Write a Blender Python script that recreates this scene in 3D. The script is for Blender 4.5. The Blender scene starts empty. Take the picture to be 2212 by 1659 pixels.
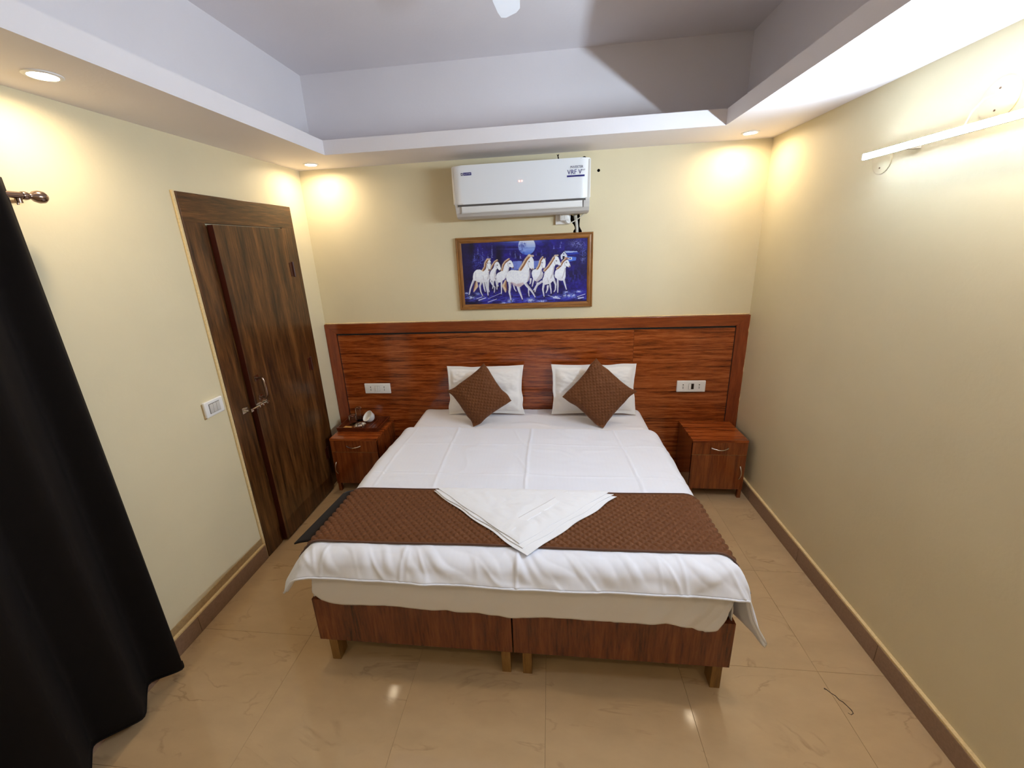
import bpy, bmesh, math, random
import numpy as np
from mathutils import Vector, Matrix, Euler
random.seed(7); rng = np.random.default_rng(7)
PI = math.pi
scene = bpy.context.scene
C = scene.collection

# ------------------------------------------------------------------ camera, world, exposure
W, H, CH = 3.2, 2.391, 2.967            # room width, soffit height, ceiling height
YF = -3.75                              # wall behind the camera
cam_d = bpy.data.cameras.new('camera'); cam = bpy.data.objects.new('camera', cam_d); C.objects.link(cam)
cam.location = (1.7933, -3.0053, 1.8112)
_r = Vector((0.99344864, 0.10587219, -0.04302177)); _u = Vector((0.01028075, 0.29213748, 0.95632108)); _f = Vector((-0.11381608, 0.95049817, -0.28913514))
cam.matrix_world = Matrix(((_r.x, _u.x, -_f.x, cam.location.x), (_r.y, _u.y, -_f.y, cam.location.y), (_r.z, _u.z, -_f.z, cam.location.z), (0, 0, 0, 1)))
cam_d.sensor_fit = 'HORIZONTAL'; cam_d.sensor_width = 36.0
cam_d.lens = 866.72 / 2212 * 36.0
cam_d.shift_x = 15.186 / 2212; cam_d.shift_y = -36.17 / 2212
cam_d.clip_start = 0.02
scene.camera = cam
world = bpy.data.worlds.new('world'); scene.world = world; world.use_nodes = True
world.node_tree.nodes['Background'].inputs[0].default_value = (0.02, 0.02, 0.022, 1)
world.node_tree.nodes['Background'].inputs[1].default_value = 0.5
vs = scene.view_settings
vs.view_transform = 'Standard'; vs.look = 'None'; vs.gamma = 1.0; vs.use_curve_mapping = False
vs.exposure = 0.52
TUBE_STRENGTH = 305.0
TUBE_COL = (0.67, 0.83, 1.0)
SPOT_W = 1.95
SPOT_COL = (1.0, 0.83, 0.57)

# ------------------------------------------------------------------ helpers
def srgb(*c):
    if max(c) > 1: c = [v / 255 for v in c]
    return tuple(((v + 0.055) / 1.055) ** 2.4 if v > 0.04045 else v / 12.92 for v in c)

def new_mat(name):
    m = bpy.data.materials.new(name); m.use_nodes = True
    nt = m.node_tree; b = nt.nodes['Principled BSDF']
    return m, nt, b

def nd(nt, t, **kw):
    n = nt.nodes.new(t)
    for k, v in kw.items():
        if hasattr(n, k): setattr(n, k, v)
        else: n.inputs[k].default_value = v
    return n

def ramp(nt, pts):
    r = nt.nodes.new('ShaderNodeValToRGB'); e = r.color_ramp.elements
    while len(e) < len(pts): e.new(0.5)
    for el, (p, c) in zip(e, pts):
        el.position = p; el.color = (*c, 1) if len(c) == 3 else c
    return r

def plain(name, col, rough=0.5, metal=0.0, bump=0.0, bscale=200.0, var=0.0, coat=0.0, spec=0.5, sheen=0.0):
    m, nt, b = new_mat(name)
    b.inputs['Roughness'].default_value = rough; b.inputs['Metallic'].default_value = metal
    b.inputs['Coat Weight'].default_value = coat; b.inputs['Specular IOR Level'].default_value = spec
    b.inputs['Sheen Weight'].default_value = sheen
    tc = nd(nt, 'ShaderNodeTexCoord')
    n = nd(nt, 'ShaderNodeTexNoise', Scale=bscale, Detail=3.0)
    nt.links.new(tc.outputs['Object'], n.inputs['Vector'])
    if var > 0:
        r = ramp(nt, [(0.3, tuple(v * (1 - var) for v in col)), (0.7, tuple(min(1, v * (1 + var)) for v in col))])
        nt.links.new(n.outputs['Fac'], r.inputs['Fac']); nt.links.new(r.outputs['Color'], b.inputs['Base Color'])
    else:
        b.inputs['Base Color'].default_value = (*col, 1)
    if bump > 0:
        bp = nd(nt, 'ShaderNodeBump', Strength=bump, Distance=0.002)
        nt.links.new(n.outputs['Fac'], bp.inputs['Height']); nt.links.new(bp.outputs['Normal'], b.inputs['Normal'])
    return m

def emit(name, col, strength):
    m, nt, b = new_mat(name)
    b.inputs['Base Color'].default_value = (0.8, 0.8, 0.8, 1)
    b.inputs['Emission Color'].default_value = (*col, 1); b.inputs['Emission Strength'].default_value = strength
    return m

def wall_mat(name, col, stain=0.06):
    m, nt, b = new_mat(name)
    b.inputs['Roughness'].default_value = 0.55; b.inputs['Specular IOR Level'].default_value = 0.3
    tc = nd(nt, 'ShaderNodeTexCoord')
    n1 = nd(nt, 'ShaderNodeTexNoise', Scale=1.6, Detail=5.0, Roughness=0.55)
    n2 = nd(nt, 'ShaderNodeTexNoise', Scale=60.0, Detail=4.0)
    nt.links.new(tc.outputs['Object'], n1.inputs['Vector']); nt.links.new(tc.outputs['Object'], n2.inputs['Vector'])
    r = ramp(nt, [(0.3, tuple(v * (1 - stain) for v in col)), (0.62, col)])
    nt.links.new(n1.outputs['Fac'], r.inputs['Fac']); nt.links.new(r.outputs['Color'], b.inputs['Base Color'])
    mx = nd(nt, 'ShaderNodeMath', operation='MULTIPLY_ADD'); mx.inputs[1].default_value = 3.0
    nt.links.new(n1.outputs['Fac'], mx.inputs[0]); nt.links.new(n2.outputs['Fac'], mx.inputs[2])
    bp = nd(nt, 'ShaderNodeBump', Strength=0.12, Distance=0.004)
    nt.links.new(mx.outputs[0], bp.inputs['Height']); nt.links.new(bp.outputs['Normal'], b.inputs['Normal'])
    return m

def wood(name, dark, mid, light, axis='x', rough=0.3, stretch=14.0, scale=6.0, coat=0.0, bump=0.05, contrast=(0.32, 0.5, 0.68), bands=0.0):
    """laminate / painted wood with grain running along the given axis"""
    m, nt, b = new_mat(name)
    b.inputs['Roughness'].default_value = rough; b.inputs['Coat Weight'].default_value = coat; b.inputs['Coat Roughness'].default_value = 0.12
    tc = nd(nt, 'ShaderNodeTexCoord'); oi = nd(nt, 'ShaderNodeObjectInfo')
    mp = nd(nt, 'ShaderNodeMapping'); s = [stretch] * 3; s['xyz'.index(axis)] = 1.0
    mp.inputs['Scale'].default_value = s
    ad = nd(nt, 'ShaderNodeVectorMath', operation='ADD')
    sc = nd(nt, 'ShaderNodeVectorMath', operation='SCALE'); sc.inputs['Scale'].default_value = 3.0
    cb = nd(nt, 'ShaderNodeCombineXYZ')
    for i in range(3): nt.links.new(oi.outputs['Random'], cb.inputs[i])
    nt.links.new(cb.outputs[0], sc.inputs[0])
    nt.links.new(tc.outputs['Object'], ad.inputs[0]); nt.links.new(sc.outputs[0], ad.inputs[1])
    nt.links.new(ad.outputs[0], mp.inputs['Vector'])
    n1 = nd(nt, 'ShaderNodeTexNoise', Scale=scale * 0.35, Detail=6.0, Roughness=0.62, Distortion=0.6)
    n2 = nd(nt, 'ShaderNodeTexNoise', Scale=scale * 1.6, Detail=8.0, Roughness=0.7)
    nt.links.new(mp.outputs[0], n1.inputs['Vector']); nt.links.new(mp.outputs[0], n2.inputs['Vector'])
    mix = nd(nt, 'ShaderNodeMath', operation='MULTIPLY_ADD'); mix.inputs[1].default_value = 0.55
    m2 = nd(nt, 'ShaderNodeMath', operation='MULTIPLY'); m2.inputs[1].default_value = 0.45
    nt.links.new(n2.outputs['Fac'], m2.inputs[0]); nt.links.new(n1.outputs['Fac'], mix.inputs[0]); nt.links.new(m2.outputs[0], mix.inputs[2])
    r = ramp(nt, [(contrast[0], dark), (contrast[1], mid), (contrast[2], light)])
    nt.links.new(mix.outputs[0], r.inputs['Fac']); nt.links.new(r.outputs['Color'], b.inputs['Base Color'])
    if bump:
        bp = nd(nt, 'ShaderNodeBump', Strength=bump, Distance=0.002)
        nt.links.new(mix.outputs[0], bp.inputs['Height']); nt.links.new(bp.outputs['Normal'], b.inputs['Normal'])
    return m

def marble(name, base, vein, rough):
    m, nt, b = new_mat(name)
    b.inputs['Roughness'].default_value = rough; b.inputs['Specular IOR Level'].default_value = 0.5
    tc = nd(nt, 'ShaderNodeTexCoord'); oi = nd(nt, 'ShaderNodeObjectInfo')
    ad = nd(nt, 'ShaderNodeVectorMath', operation='ADD'); cb = nd(nt, 'ShaderNodeCombineXYZ')
    ml = nd(nt, 'ShaderNodeMath', operation='MULTIPLY'); ml.inputs[1].default_value = 37.0
    nt.links.new(oi.outputs['Random'], ml.inputs[0])
    for i in range(3): nt.links.new(ml.outputs[0], cb.inputs[i])
    nt.links.new(tc.outputs['Object'], ad.inputs[0]); nt.links.new(cb.outputs[0], ad.inputs[1])
    mp = nd(nt, 'ShaderNodeMapping'); mp.inputs['Rotation'].default_value = (0, 0, 0.5); mp.inputs['Scale'].default_value = (1.0, 2.2, 1.0)
    nt.links.new(ad.outputs[0], mp.inputs['Vector'])
    n1 = nd(nt, 'ShaderNodeTexNoise', Scale=1.7, Detail=5.0, Roughness=0.5, Distortion=0.9)
    n2 = nd(nt, 'ShaderNodeTexNoise', Scale=5.0, Detail=6.0, Roughness=0.6)
    nt.links.new(mp.outputs[0], n1.inputs['Vector']); nt.links.new(mp.outputs[0], n2.inputs['Vector'])
    a = nd(nt, 'ShaderNodeMath', operation='SUBTRACT'); a.inputs[1].default_value = 0.5
    ab = nd(nt, 'ShaderNodeMath', operation='ABSOLUTE')
    nt.links.new(n1.outputs['Fac'], a.inputs[0]); nt.links.new(a.outputs[0], ab.inputs[0])
    rv = ramp(nt, [(0.0, (1, 1, 1)), (0.006, (0.6, 0.6, 0.6)), (0.016, (0, 0, 0))])
    nt.links.new(ab.outputs[0], rv.inputs['Fac'])
    rb = ramp(nt, [(0.3, tuple(v * 0.93 for v in base)), (0.7, tuple(min(1, v * 1.05) for v in base))])
    nt.links.new(n2.outputs['Fac'], rb.inputs['Fac'])
    mk = nd(nt, 'ShaderNodeMath', operation='MULTIPLY')
    rm = ramp(nt, [(0.45, (0, 0, 0)), (0.66, (0.5, 0.5, 0.5))])
    nt.links.new(n2.outputs['Fac'], rm.inputs['Fac'])
    nt.links.new(rv.outputs['Color'], mk.inputs[0]); nt.links.new(rm.outputs['Color'], mk.inputs[1])
    mixc = nd(nt, 'ShaderNodeMixRGB'); mixc.inputs[2].default_value = (*vein, 1)
    nt.links.new(mk.outputs[0], mixc.inputs[0]); nt.links.new(rb.outputs['Color'], mixc.inputs[1])
    nt.links.new(mixc.outputs[0], b.inputs['Base Color'])
    return m

def cloth(name, col, rough=0.85, stripe=False, bump=0.15, bscale=900.0, sheen=0.15):
    m, nt, b = new_mat(name)
    b.inputs['Roughness'].default_value = rough; b.inputs['Sheen Weight'].default_value = sheen; b.inputs['Specular IOR Level'].default_value = 0.25
    b.inputs['Base Color'].default_value = (*col, 1)
    tc = nd(nt, 'ShaderNodeTexCoord')
    n = nd(nt, 'ShaderNodeTexNoise', Scale=bscale, Detail=2.0); nt.links.new(tc.outputs['Object'], n.inputs['Vector'])
    bp = nd(nt, 'ShaderNodeBump', Strength=bump, Distance=0.001)
    nt.links.new(n.outputs['Fac'], bp.inputs['Height']); nt.links.new(bp.outputs['Normal'], b.inputs['Normal'])
    if stripe:      # satin stripe weave: matt and glossy stripes about a centimetre wide
        w = nd(nt, 'ShaderNodeTexWave', wave_type='BANDS', bands_direction='X', wave_profile='SIN'); w.inputs['Scale'].default_value = 14.0
        nt.links.new(tc.outputs['Object'], w.inputs['Vector'])
        rr = ramp(nt, [(0.42, (rough,) * 3), (0.58, (rough - 0.08,) * 3)]); nt.links.new(w.outputs['Fac'], rr.inputs['Fac'])
        nt.links.new(rr.outputs['Color'], b.inputs['Roughness'])
        rc = ramp(nt, [(0.42, col), (0.58, tuple(v * 0.994 for v in col))]); nt.links.new(w.outputs['Fac'], rc.inputs['Fac'])
        nt.links.new(rc.outputs['Color'], b.inputs['Base Color'])
    return m

def glass(name, col=(1, 1, 1), rough=0.02):
    m, nt, b = new_mat(name)
    b.inputs['Base Color'].default_value = (*col, 1); b.inputs['Transmission Weight'].default_value = 1.0
    b.inputs['Roughness'].default_value = rough; b.inputs['IOR'].default_value = 1.45
    return m

# ------- object helpers: meshes are given in world coordinates; parents are unrotated
def world_loc(o):
    v = Vector(o.location)
    while o.parent: o = o.parent; v += Vector(o.location)
    return v

def link(name, me, mat=None, parent=None, loc=None, smooth=None):
    o = bpy.data.objects.new(name, me); C.objects.link(o)
    base = Vector(loc) if loc is not None else (world_loc(parent) if parent else Vector((0, 0, 0)))
    me.transform(Matrix.Translation(-base))
    if parent:
        o.parent = parent; o.location = base - world_loc(parent)
    else: o.location = base
    for mm in (mat if isinstance(mat, (list, tuple)) else [mat]):
        if mm: me.materials.append(mm)
    if smooth is not None:
        me.polygons.foreach_set('use_smooth', [True] * len(me.polygons))
        if smooth is not True and smooth > 0: 
            try: me.set_sharp_from_angle(angle=math.radians(smooth))
            except Exception: pass
    return o

def obj(name, bm, mat=None, parent=None, loc=None, smooth=None):
    bmesh.ops.recalc_face_normals(bm, faces=bm.faces[:])
    me = bpy.data.meshes.new(name); bm.to_mesh(me); bm.free()
    return link(name, me, mat, parent, loc, smooth)

def thing(name, label, cat, loc, group=None):
    o = bpy.data.objects.new(name, None); C.objects.link(o); o.location = loc; o.empty_display_size = 0.05
    tag(o, label, cat, group); return o

def tag(o, label, cat, group=None):
    o['label'] = label; o['category'] = cat
    if group: o['group'] = group
    return o

def struct(o): o['kind'] = 'structure'; return o

def add_box(bm, x0, x1, y0, y1, z0, z1, bev=0.0, seg=2):
    r = bmesh.ops.create_cube(bm, size=1.0); vs_ = r['verts']
    for v in vs_:
        v.co = Vector((x0 + (v.co.x + .5) * (x1 - x0), y0 + (v.co.y + .5) * (y1 - y0), z0 + (v.co.z + .5) * (z1 - z0)))
    if bev > 0:
        es = list({e for v in vs_ for e in v.link_edges})
        bmesh.ops.bevel(bm, geom=es, offset=bev, segments=seg, profile=0.6, affect='EDGES')
    return bm

def box(x0, x1, y0, y1, z0, z1, bev=0.0, seg=2): return add_box(bmesh.new(), x0, x1, y0, y1, z0, z1, bev, seg)

def add_tube(bm, pts, r, n=10, caps=True):
    pts = [Vector(p) for p in pts]; rs = r if isinstance(r, (list, tuple)) else [r] * len(pts)
    rings = []; up = Vector((0, 0, 1)); prev = None
    for i, p in enumerate(pts):
        d = (pts[min(i + 1, len(pts) - 1)] - pts[max(i - 1, 0)]).normalized()
        if prev is None:
            a = d.cross(up) if abs(d.dot(up)) < 0.95 else d.cross(Vector((1, 0, 0)))
        else: a = prev - d * prev.dot(d)
        a.normalize(); prev = a; b_ = d.cross(a)
        rings.append([bm.verts.new(p + (a * math.cos(2 * PI * k / n) + b_ * math.sin(2 * PI * k / n)) * rs[i]) for k in range(n)])
    for i in range(len(rings) - 1):
        for k in range(n):
            bm.faces.new((rings[i][k], rings[i][(k + 1) % n], rings[i + 1][(k + 1) % n], rings[i + 1][k]))
    if caps: bm.faces.new(rings[0][::-1]); bm.faces.new(rings[-1])
    return bm

def tube(pts, r, n=10): return add_tube(bmesh.new(), pts, r, n)

def lathe(prof, origin, axis='z', n=28, closed=False):
    """prof: list of (radius, height); axis in x y z, or a Matrix"""
    bm = bmesh.new(); O = Vector(origin); rings = []
    for (r, h) in prof:
        ring = []
        for k in range(n):
            a = 2 * PI * k / n; c, s = r * math.cos(a), r * math.sin(a)
            if isinstance(axis, Matrix): v = axis @ Vector((c, s, h))
            else: v = {'z': Vector((c, s, h)), 'x': Vector((h, c, s)), 'y': Vector((c, h, s))}[axis]
            ring.append(bm.verts.new(O + v))
        rings.append(ring)
    m = len(rings)
    for i in range(m if closed else m - 1):
        A, B = rings[i], rings[(i + 1) % m]
        for k in range(n): bm.faces.new((A[k], A[(k + 1) % n], B[(k + 1) % n], B[k]))
    if not closed: bm.faces.new(rings[0][::-1]); bm.faces.new(rings[-1])
    bmesh.ops.remove_doubles(bm, verts=bm.verts[:], dist=1e-5)
    return bm

def prism(poly, axis, a, b, bev=0.0):
    """extrude a 2-D outline along an axis: x -> poly is (y,z); y -> (x,z); z -> (x,y)"""
    bm = bmesh.new()
    def P(p, t): return {'x': (t, p[0], p[1]), 'y': (p[0], t, p[1]), 'z': (p[0], p[1], t)}[axis]
    A = [bm.verts.new(P(p, a)) for p in poly]; B = [bm.verts.new(P(p, b)) for p in poly]
    bm.faces.new(A); bm.faces.new(B[::-1]); n = len(poly)
    for i in range(n): bm.faces.new((A[i], B[i], B[(i + 1) % n], A[(i + 1) % n]))
    if bev: bmesh.ops.bevel(bm, geom=bm.edges[:], offset=bev, segments=2, profile=0.6, affect='EDGES')
    return bm

def grid_mesh(name, X, Y, Z, closed_u=False):
    nu, nv = X.shape
    co = np.stack([X, Y, Z], -1).reshape(-1, 3)
    i = np.arange(nu * nv).reshape(nu, nv)
    a, b, c, d = i[:-1, :-1], i[1:, :-1], i[1:, 1:], i[:-1, 1:]
    f = np.stack([a, b, c, d], -1).reshape(-1, 4)
    me = bpy.data.meshes.new(name); me.from_pydata(co.tolist(), [], f.tolist()); me.update()
    return me

def text_mesh(s, size, ext=0.0004):
    cu = bpy.data.curves.new('lettering', 'FONT'); cu.body = s; cu.size = size; cu.extrude = ext; cu.align_x = 'LEFT'; cu.resolution_u = 3
    o = bpy.data.objects.new('tmp', cu); C.objects.link(o)
    dg = bpy.context.evaluated_depsgraph_get()
    me = bpy.data.meshes.new_from_object(o.evaluated_get(dg)); bpy.data.objects.remove(o); bpy.data.curves.remove(cu)
    return me

def text_on_front(name, s, size, x, y, z, width, mat, parent, ext=0.0004):
    """lettering on a plane that faces -y, scaled to the given width"""
    me = text_mesh(s, size, ext)
    co = np.array([v.co[:] for v in me.vertices]); w = co[:, 0].max() - co[:, 0].min()
    k = width / w
    me.transform(Matrix(((k, 0, 0, x - co[:, 0].min() * k), (0, 0, -1, y), (0, k if False else 1, 0, z), (0, 0, 0, 1))))
    return link(name, me, mat, parent)

# numpy value noise
_perm = rng.random((64, 64))
def vnoise(x, y):
    xi = np.floor(x).astype(int); yi = np.floor(y).astype(int); fx = x - xi; fy = y - yi
    fx = fx * fx * (3 - 2 * fx); fy = fy * fy * (3 - 2 * fy)
    g = lambda i, j: _perm[i % 64, j % 64]
    return ((g(xi, yi) * (1 - fx) + g(xi + 1, yi) * fx) * (1 - fy) + (g(xi, yi + 1) * (1 - fx) + g(xi + 1, yi + 1) * fx) * fy) * 2 - 1
def fbm(x, y, o=3):
    t = 0; a = 1.0
    for k in range(o): t = t + a * vnoise(x * 2 ** k + 17 * k, y * 2 ** k + 31 * k); a *= 0.5
    return t
def sstep(a, b, x): 
    t = np.clip((x - a) / (b - a), 0, 1); return t * t * (3 - 2 * t)

# ------------------------------------------------------------------ materials
M = {}
M['wall'] = wall_mat('cream wall paint', srgb(225, 212, 178))
M['ceil'] = wall_mat('white ceiling paint', srgb(238, 231, 232), 0.03)
M['tile'] = marble('polished beige floor tile', srgb(190, 160, 122), srgb(132, 102, 72), 0.045)
M['grout'] = plain('tile grout', srgb(120, 98, 76), 0.9, bump=0.3, var=0.15)
M['skirt'] = plain('brown skirting tile', srgb(150, 121, 100), 0.35, bump=0.08, bscale=90, var=0.12)
M['plaster'] = plain('rough cream plaster', srgb(226, 200, 150), 0.85, bump=0.6, bscale=120, var=0.1)
M['band'] = plain('old brownish plaster', srgb(176, 148, 104), 0.85, bump=0.4, bscale=90, var=0.12)
M['door'] = wood('dark brown painted door wood', srgb(42, 22, 6), srgb(80, 48, 19), srgb(114, 73, 35), 'z', 0.34, 11, 4, 0.25, 0.12, (0.40, 0.5, 0.61))
M['door_h'] = wood('dark brown painted lintel wood', srgb(42, 22, 6), srgb(80, 48, 19), srgb(114, 73, 35), 'y', 0.34, 11, 4, 0.25, 0.12, (0.40, 0.5, 0.61))
M['door_edge'] = plain('red brown door edge', srgb(62, 18, 4), 0.4, bump=0.1, var=0.2)
M['lam_x'] = wood('glossy red brown laminate, level grain', srgb(70, 25, 6), srgb(140, 64, 22), srgb(176, 98, 48), 'x', 0.14, 22, 6.5, 0.3, 0.0, (0.39, 0.5, 0.63))
M['lam_z'] = wood('glossy red brown laminate, upright grain', srgb(72, 29, 9), srgb(122, 58, 23), srgb(152, 82, 38), 'z', 0.18, 18, 5, 0.3, 0.0, (0.34, 0.5, 0.68))
M['lam_frame'] = wood('red brown laminate edging', srgb(96, 38, 14), srgb(128, 56, 24), srgb(150, 74, 36), 'z', 0.22, 10, 6, 0.2, 0.0, (0.3, 0.5, 0.7))
M['lam_frame_x'] = wood('red brown laminate top rail', srgb(84, 31, 9), srgb(128, 57, 21), srgb(156, 80, 36), 'x', 0.22, 14, 6, 0.2, 0.0, (0.3, 0.5, 0.7))
M['bed'] = wood('dark brown bed laminate', srgb(60, 24, 8), srgb(108, 50, 22), srgb(136, 74, 37), 'z', 0.1, 12, 5, 0.15, 0.0, (0.36, 0.5, 0.66))
M['raw'] = wood('raw pale wood', srgb(98, 66, 28), srgb(136, 98, 48), srgb(160, 122, 66), 'z', 0.6, 10, 8, 0.0, 0.2)
M['oak'] = wood('honey oak frame moulding', srgb(92, 52, 16), srgb(142, 92, 38), srgb(172, 120, 62), 'x', 0.35, 12, 9, 0.2, 0.1)
M['oak_z'] = wood('honey oak upright moulding', srgb(92, 52, 16), srgb(142, 92, 38), srgb(172, 120, 62), 'z', 0.35, 12, 9, 0.2, 0.1)
M['tray'] = wood('dark wood tray', srgb(52, 18, 6), srgb(92, 38, 14), srgb(128, 62, 28), 'y', 0.28, 14, 6, 0.2, 0.0)
M['white_plastic'] = plain('white plastic', srgb(238, 236, 234), 0.3)
M['grey_plastic'] = plain('greyish white plastic', srgb(205, 200, 194), 0.4)
M['dark_plastic'] = plain('dark plastic', srgb(24, 12, 10), 0.3)
M['slot'] = plain('dark opening', srgb(16, 12, 10), 0.9)
M['gap'] = plain('grey gap shade', srgb(90, 84, 80), 0.6)  # grey stands in for the shade inside narrow gaps
M['ac'] = plain('glossy white air conditioner shell', srgb(236, 236, 238), 0.16, coat=0.4)
M['navy'] = plain('navy blue print', srgb(28, 22, 110), 0.4)
M['greyprint'] = plain('grey blue print', srgb(88, 86, 112), 0.4)
M['sheet'] = cloth('white cotton sheet', srgb(234, 232, 238), 0.85)
M['duvet'] = cloth('white satin stripe duvet cover', srgb(232, 234, 246), 0.8, True)
M['pillow'] = cloth('white cotton pillow cover', srgb(236, 232, 230), 0.85)
M['towel'] = cloth('white terry towel', srgb(236, 237, 244), 0.95, False, 0.6, 500.0, 0.3)
M['towel_band'] = cloth('white flat woven band', srgb(240, 241, 248), 0.75, False, 0.1, 800.0)
M['quilt'] = cloth('brown quilted fabric', srgb(100, 57, 24), 0.65, False, 0.2, 700.0, 0.08)
M['quilt_hem'] = cloth('brown hem fabric', srgb(80, 45, 24), 0.6, False, 0.1, 700.0, 0.3)
M['quilt_dark'] = cloth('dark brown backing fabric', srgb(22, 11, 7), 0.9, False, 0.1, 700.0, 0.05)
M['curtain'] = cloth('black brown blackout curtain', srgb(17, 11, 9), 0.9, False, 0.2, 600.0, 0.0)
M['chrome'] = plain('polished chrome', srgb(214, 208, 202), 0.14, 1.0)
M['steel'] = plain('brushed nickel rod', srgb(150, 128, 116), 0.22, 1.0)
M['brass'] = plain('old brass', srgb(190, 160, 100), 0.25, 1.0)
M['glass'] = glass('clear glass')
M['ceramic'] = plain('white glazed ceramic', srgb(245, 243, 240), 0.2, coat=0.5)
M['coloured'] = plain('tan paper', srgb(214, 160, 84), 0.7)
M['pvc'] = plain('white pvc pipe', srgb(214, 210, 198), 0.4)
M['hole'] = plain('dark broken cement', srgb(40, 24, 14), 0.95, bump=0.8, bscale=80, var=0.3)
M['crack'] = plain('dark crack', srgb(66, 48, 34), 0.8)
M['tube'] = emit('lit cool white diffuser', TUBE_COL, TUBE_STRENGTH)
M['bulb'] = emit('lit warm lens', (1.0, 0.80, 0.58), 60.0)
M['led'] = emit('lit red digit', (1.0, 0.16, 0.10), 5.0)
M['filler'] = plain('chipped brown filler', srgb(140, 100, 72), 0.7, var=0.3, bscale=25)
M['fan'] = plain('white painted fan', srgb(240, 240, 245), 0.3)

# ------------------------------------------------------------------ room shell
# floor: grout bed with every tile a part
floor = struct(obj('floor', box(-0.15, W + 0.15, YF - 0.15, 0.15, -0.12, -0.004), M['grout'], loc=(W / 2, YF / 2, 0)))
XJ = [0.0] + [1.757 + 0.582 * k for k in range(-2, 3)] + [W]
YJ = [0.0, -0.475] + [-1.04 - 0.562 * k for k in range(0, 5)] + [YF]
for i in range(len(XJ) - 1):
    for j in range(len(YJ) - 1):
        x0, x1, y1, y0 = XJ[i], XJ[i + 1], YJ[j], YJ[j + 1]
        g = 0.00035
        obj('tile', box(x0 + g, x1 - g, y0 + g, y1 - g, -0.0045, 0.0, 0.0006, 1), M['tile'], floor, loc=((x0 + x1) / 2, (y0 + y1) / 2, 0))

# back wall, with the broken chase around the drain pipe and one old drill hole cut into it
def cut(target, cutter):
    md = target.modifiers.new('cut', 'BOOLEAN'); md.operation = 'DIFFERENCE'; md.object = cutter; md.solver = 'EXACT'
    bpy.context.view_layer.update()
    dg = bpy.context.evaluated_depsgraph_get(); me = bpy.data.meshes.new_from_object(target.evaluated_get(dg))
    target.modifiers.clear(); target.data = me
    bpy.data.objects.remove(cutter)
wall_back = obj('wall_back', box(-0.15, W + 0.15, 0, 0.15, 0, 3.1), [M['wall'], M['hole']])
chase = [(1.934, 1.992), (1.941, 1.999), (1.956, 1.991), (1.967, 2.001), (1.985, 1.995), (1.992, 2.001), (2.002, 1.997), (2.005, 1.976), (2.002, 1.943), (2.001, 1.92), (2.01, 1.903), (2.018, 1.889), (2.015, 1.80), (1.961, 1.80), (1.959, 1.892), (1.97, 1.905), (1.968, 1.918), (1.959, 1.935), (1.944, 1.953), (1.937, 1.969)]
def cutter(bm):
    o = obj('cutter', bm, [M['wall'], M['hole']])
    for p in o.data.polygons: p.material_index = 1
    return o
cut(wall_back, cutter(prism(chase, 'y', -0.02, 0.05)))
cut(wall_back, cutter(lathe([(0.010, -0.02), (0.009, 0.06)], (2.124, 0, 2.268), 'y', 14)))
cut(wall_back, cutter(lathe([(0.016, -0.02), (0.014, 0.03)], (2.028, 0, 2.345), 'y', 14)))
cut(wall_back, cutter(prism([(1.846, 2.385), (1.853, 2.378), (1.862, 2.386), (1.858, 2.368), (1.864, 2.352), (1.857, 2.345), (1.852, 2.352), (1.853, 2.366)], 'y', -0.02, 0.02)))
struct(wall_back)
struct(obj('wall_left', box(-0.15, 0, YF - 0.15, 0, 0, 3.1), M['wall']))
struct(obj('wall_right', box(W, W + 0.15, YF - 0.15, 0, 0, 3.1), M['wall']))
struct(obj('wall_front', box(-0.15, W + 0.15, YF - 0.15, YF, 0, 3.1), M['wall']))
ceiling = struct(obj('ceiling', box(-0.15, W + 0.15, YF - 0.15, 0.15, CH, CH + 0.15), M['ceil']))
UL, UR = 0.133, 3.01
obj('recess_side', box(0, UL, YF, 0, H + 0.05, CH), M['ceil'], ceiling)
obj('recess_side', box(UR, W, YF, 0, H + 0.05, CH), M['ceil'], ceiling)
obj('recess_side', box(UL, UR, -0.012, 0, H + 0.05, CH), M['ceil'], ceiling)
obj('recess_side', box(UL, UR, YF, YF + 0.13, H + 0.05, CH), M['ceil'], ceiling)
# dropped soffit ring
TL_, TR_, TB, TF, LH = 0.429, 2.7586, -0.4046, YF + 0.43, 0.081
bm = bmesh.new()
out_ = [(0, YF), (W, YF), (W, 0), (0, 0)]; inn = [(TL_, TF), (TR_, TF), (TR_, TB), (TL_, TB)]
vo = [[bm.verts.new((x, y, z)) for x, y in out_] for z in (H, H + LH)]; vi = [[bm.verts.new((x, y, z)) for x, y in inn] for z in (H, H + LH)]
for k in range(4):
    n = (k + 1) % 4
    bm.faces.new((vo[0][k], vo[0][n], vi[0][n], vi[0][k])); bm.faces.new((vo[1][k], vi[1][k], vi[1][n], vo[1][n]))
    bm.faces.new((vi[0][k], vi[0][n], vi[1][n], vi[1][k])); bm.faces.new((vo[0][k], vo[1][k], vo[1][n], vo[0][n]))
struct(obj('trim_1', bm, M['ceil']))

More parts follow.
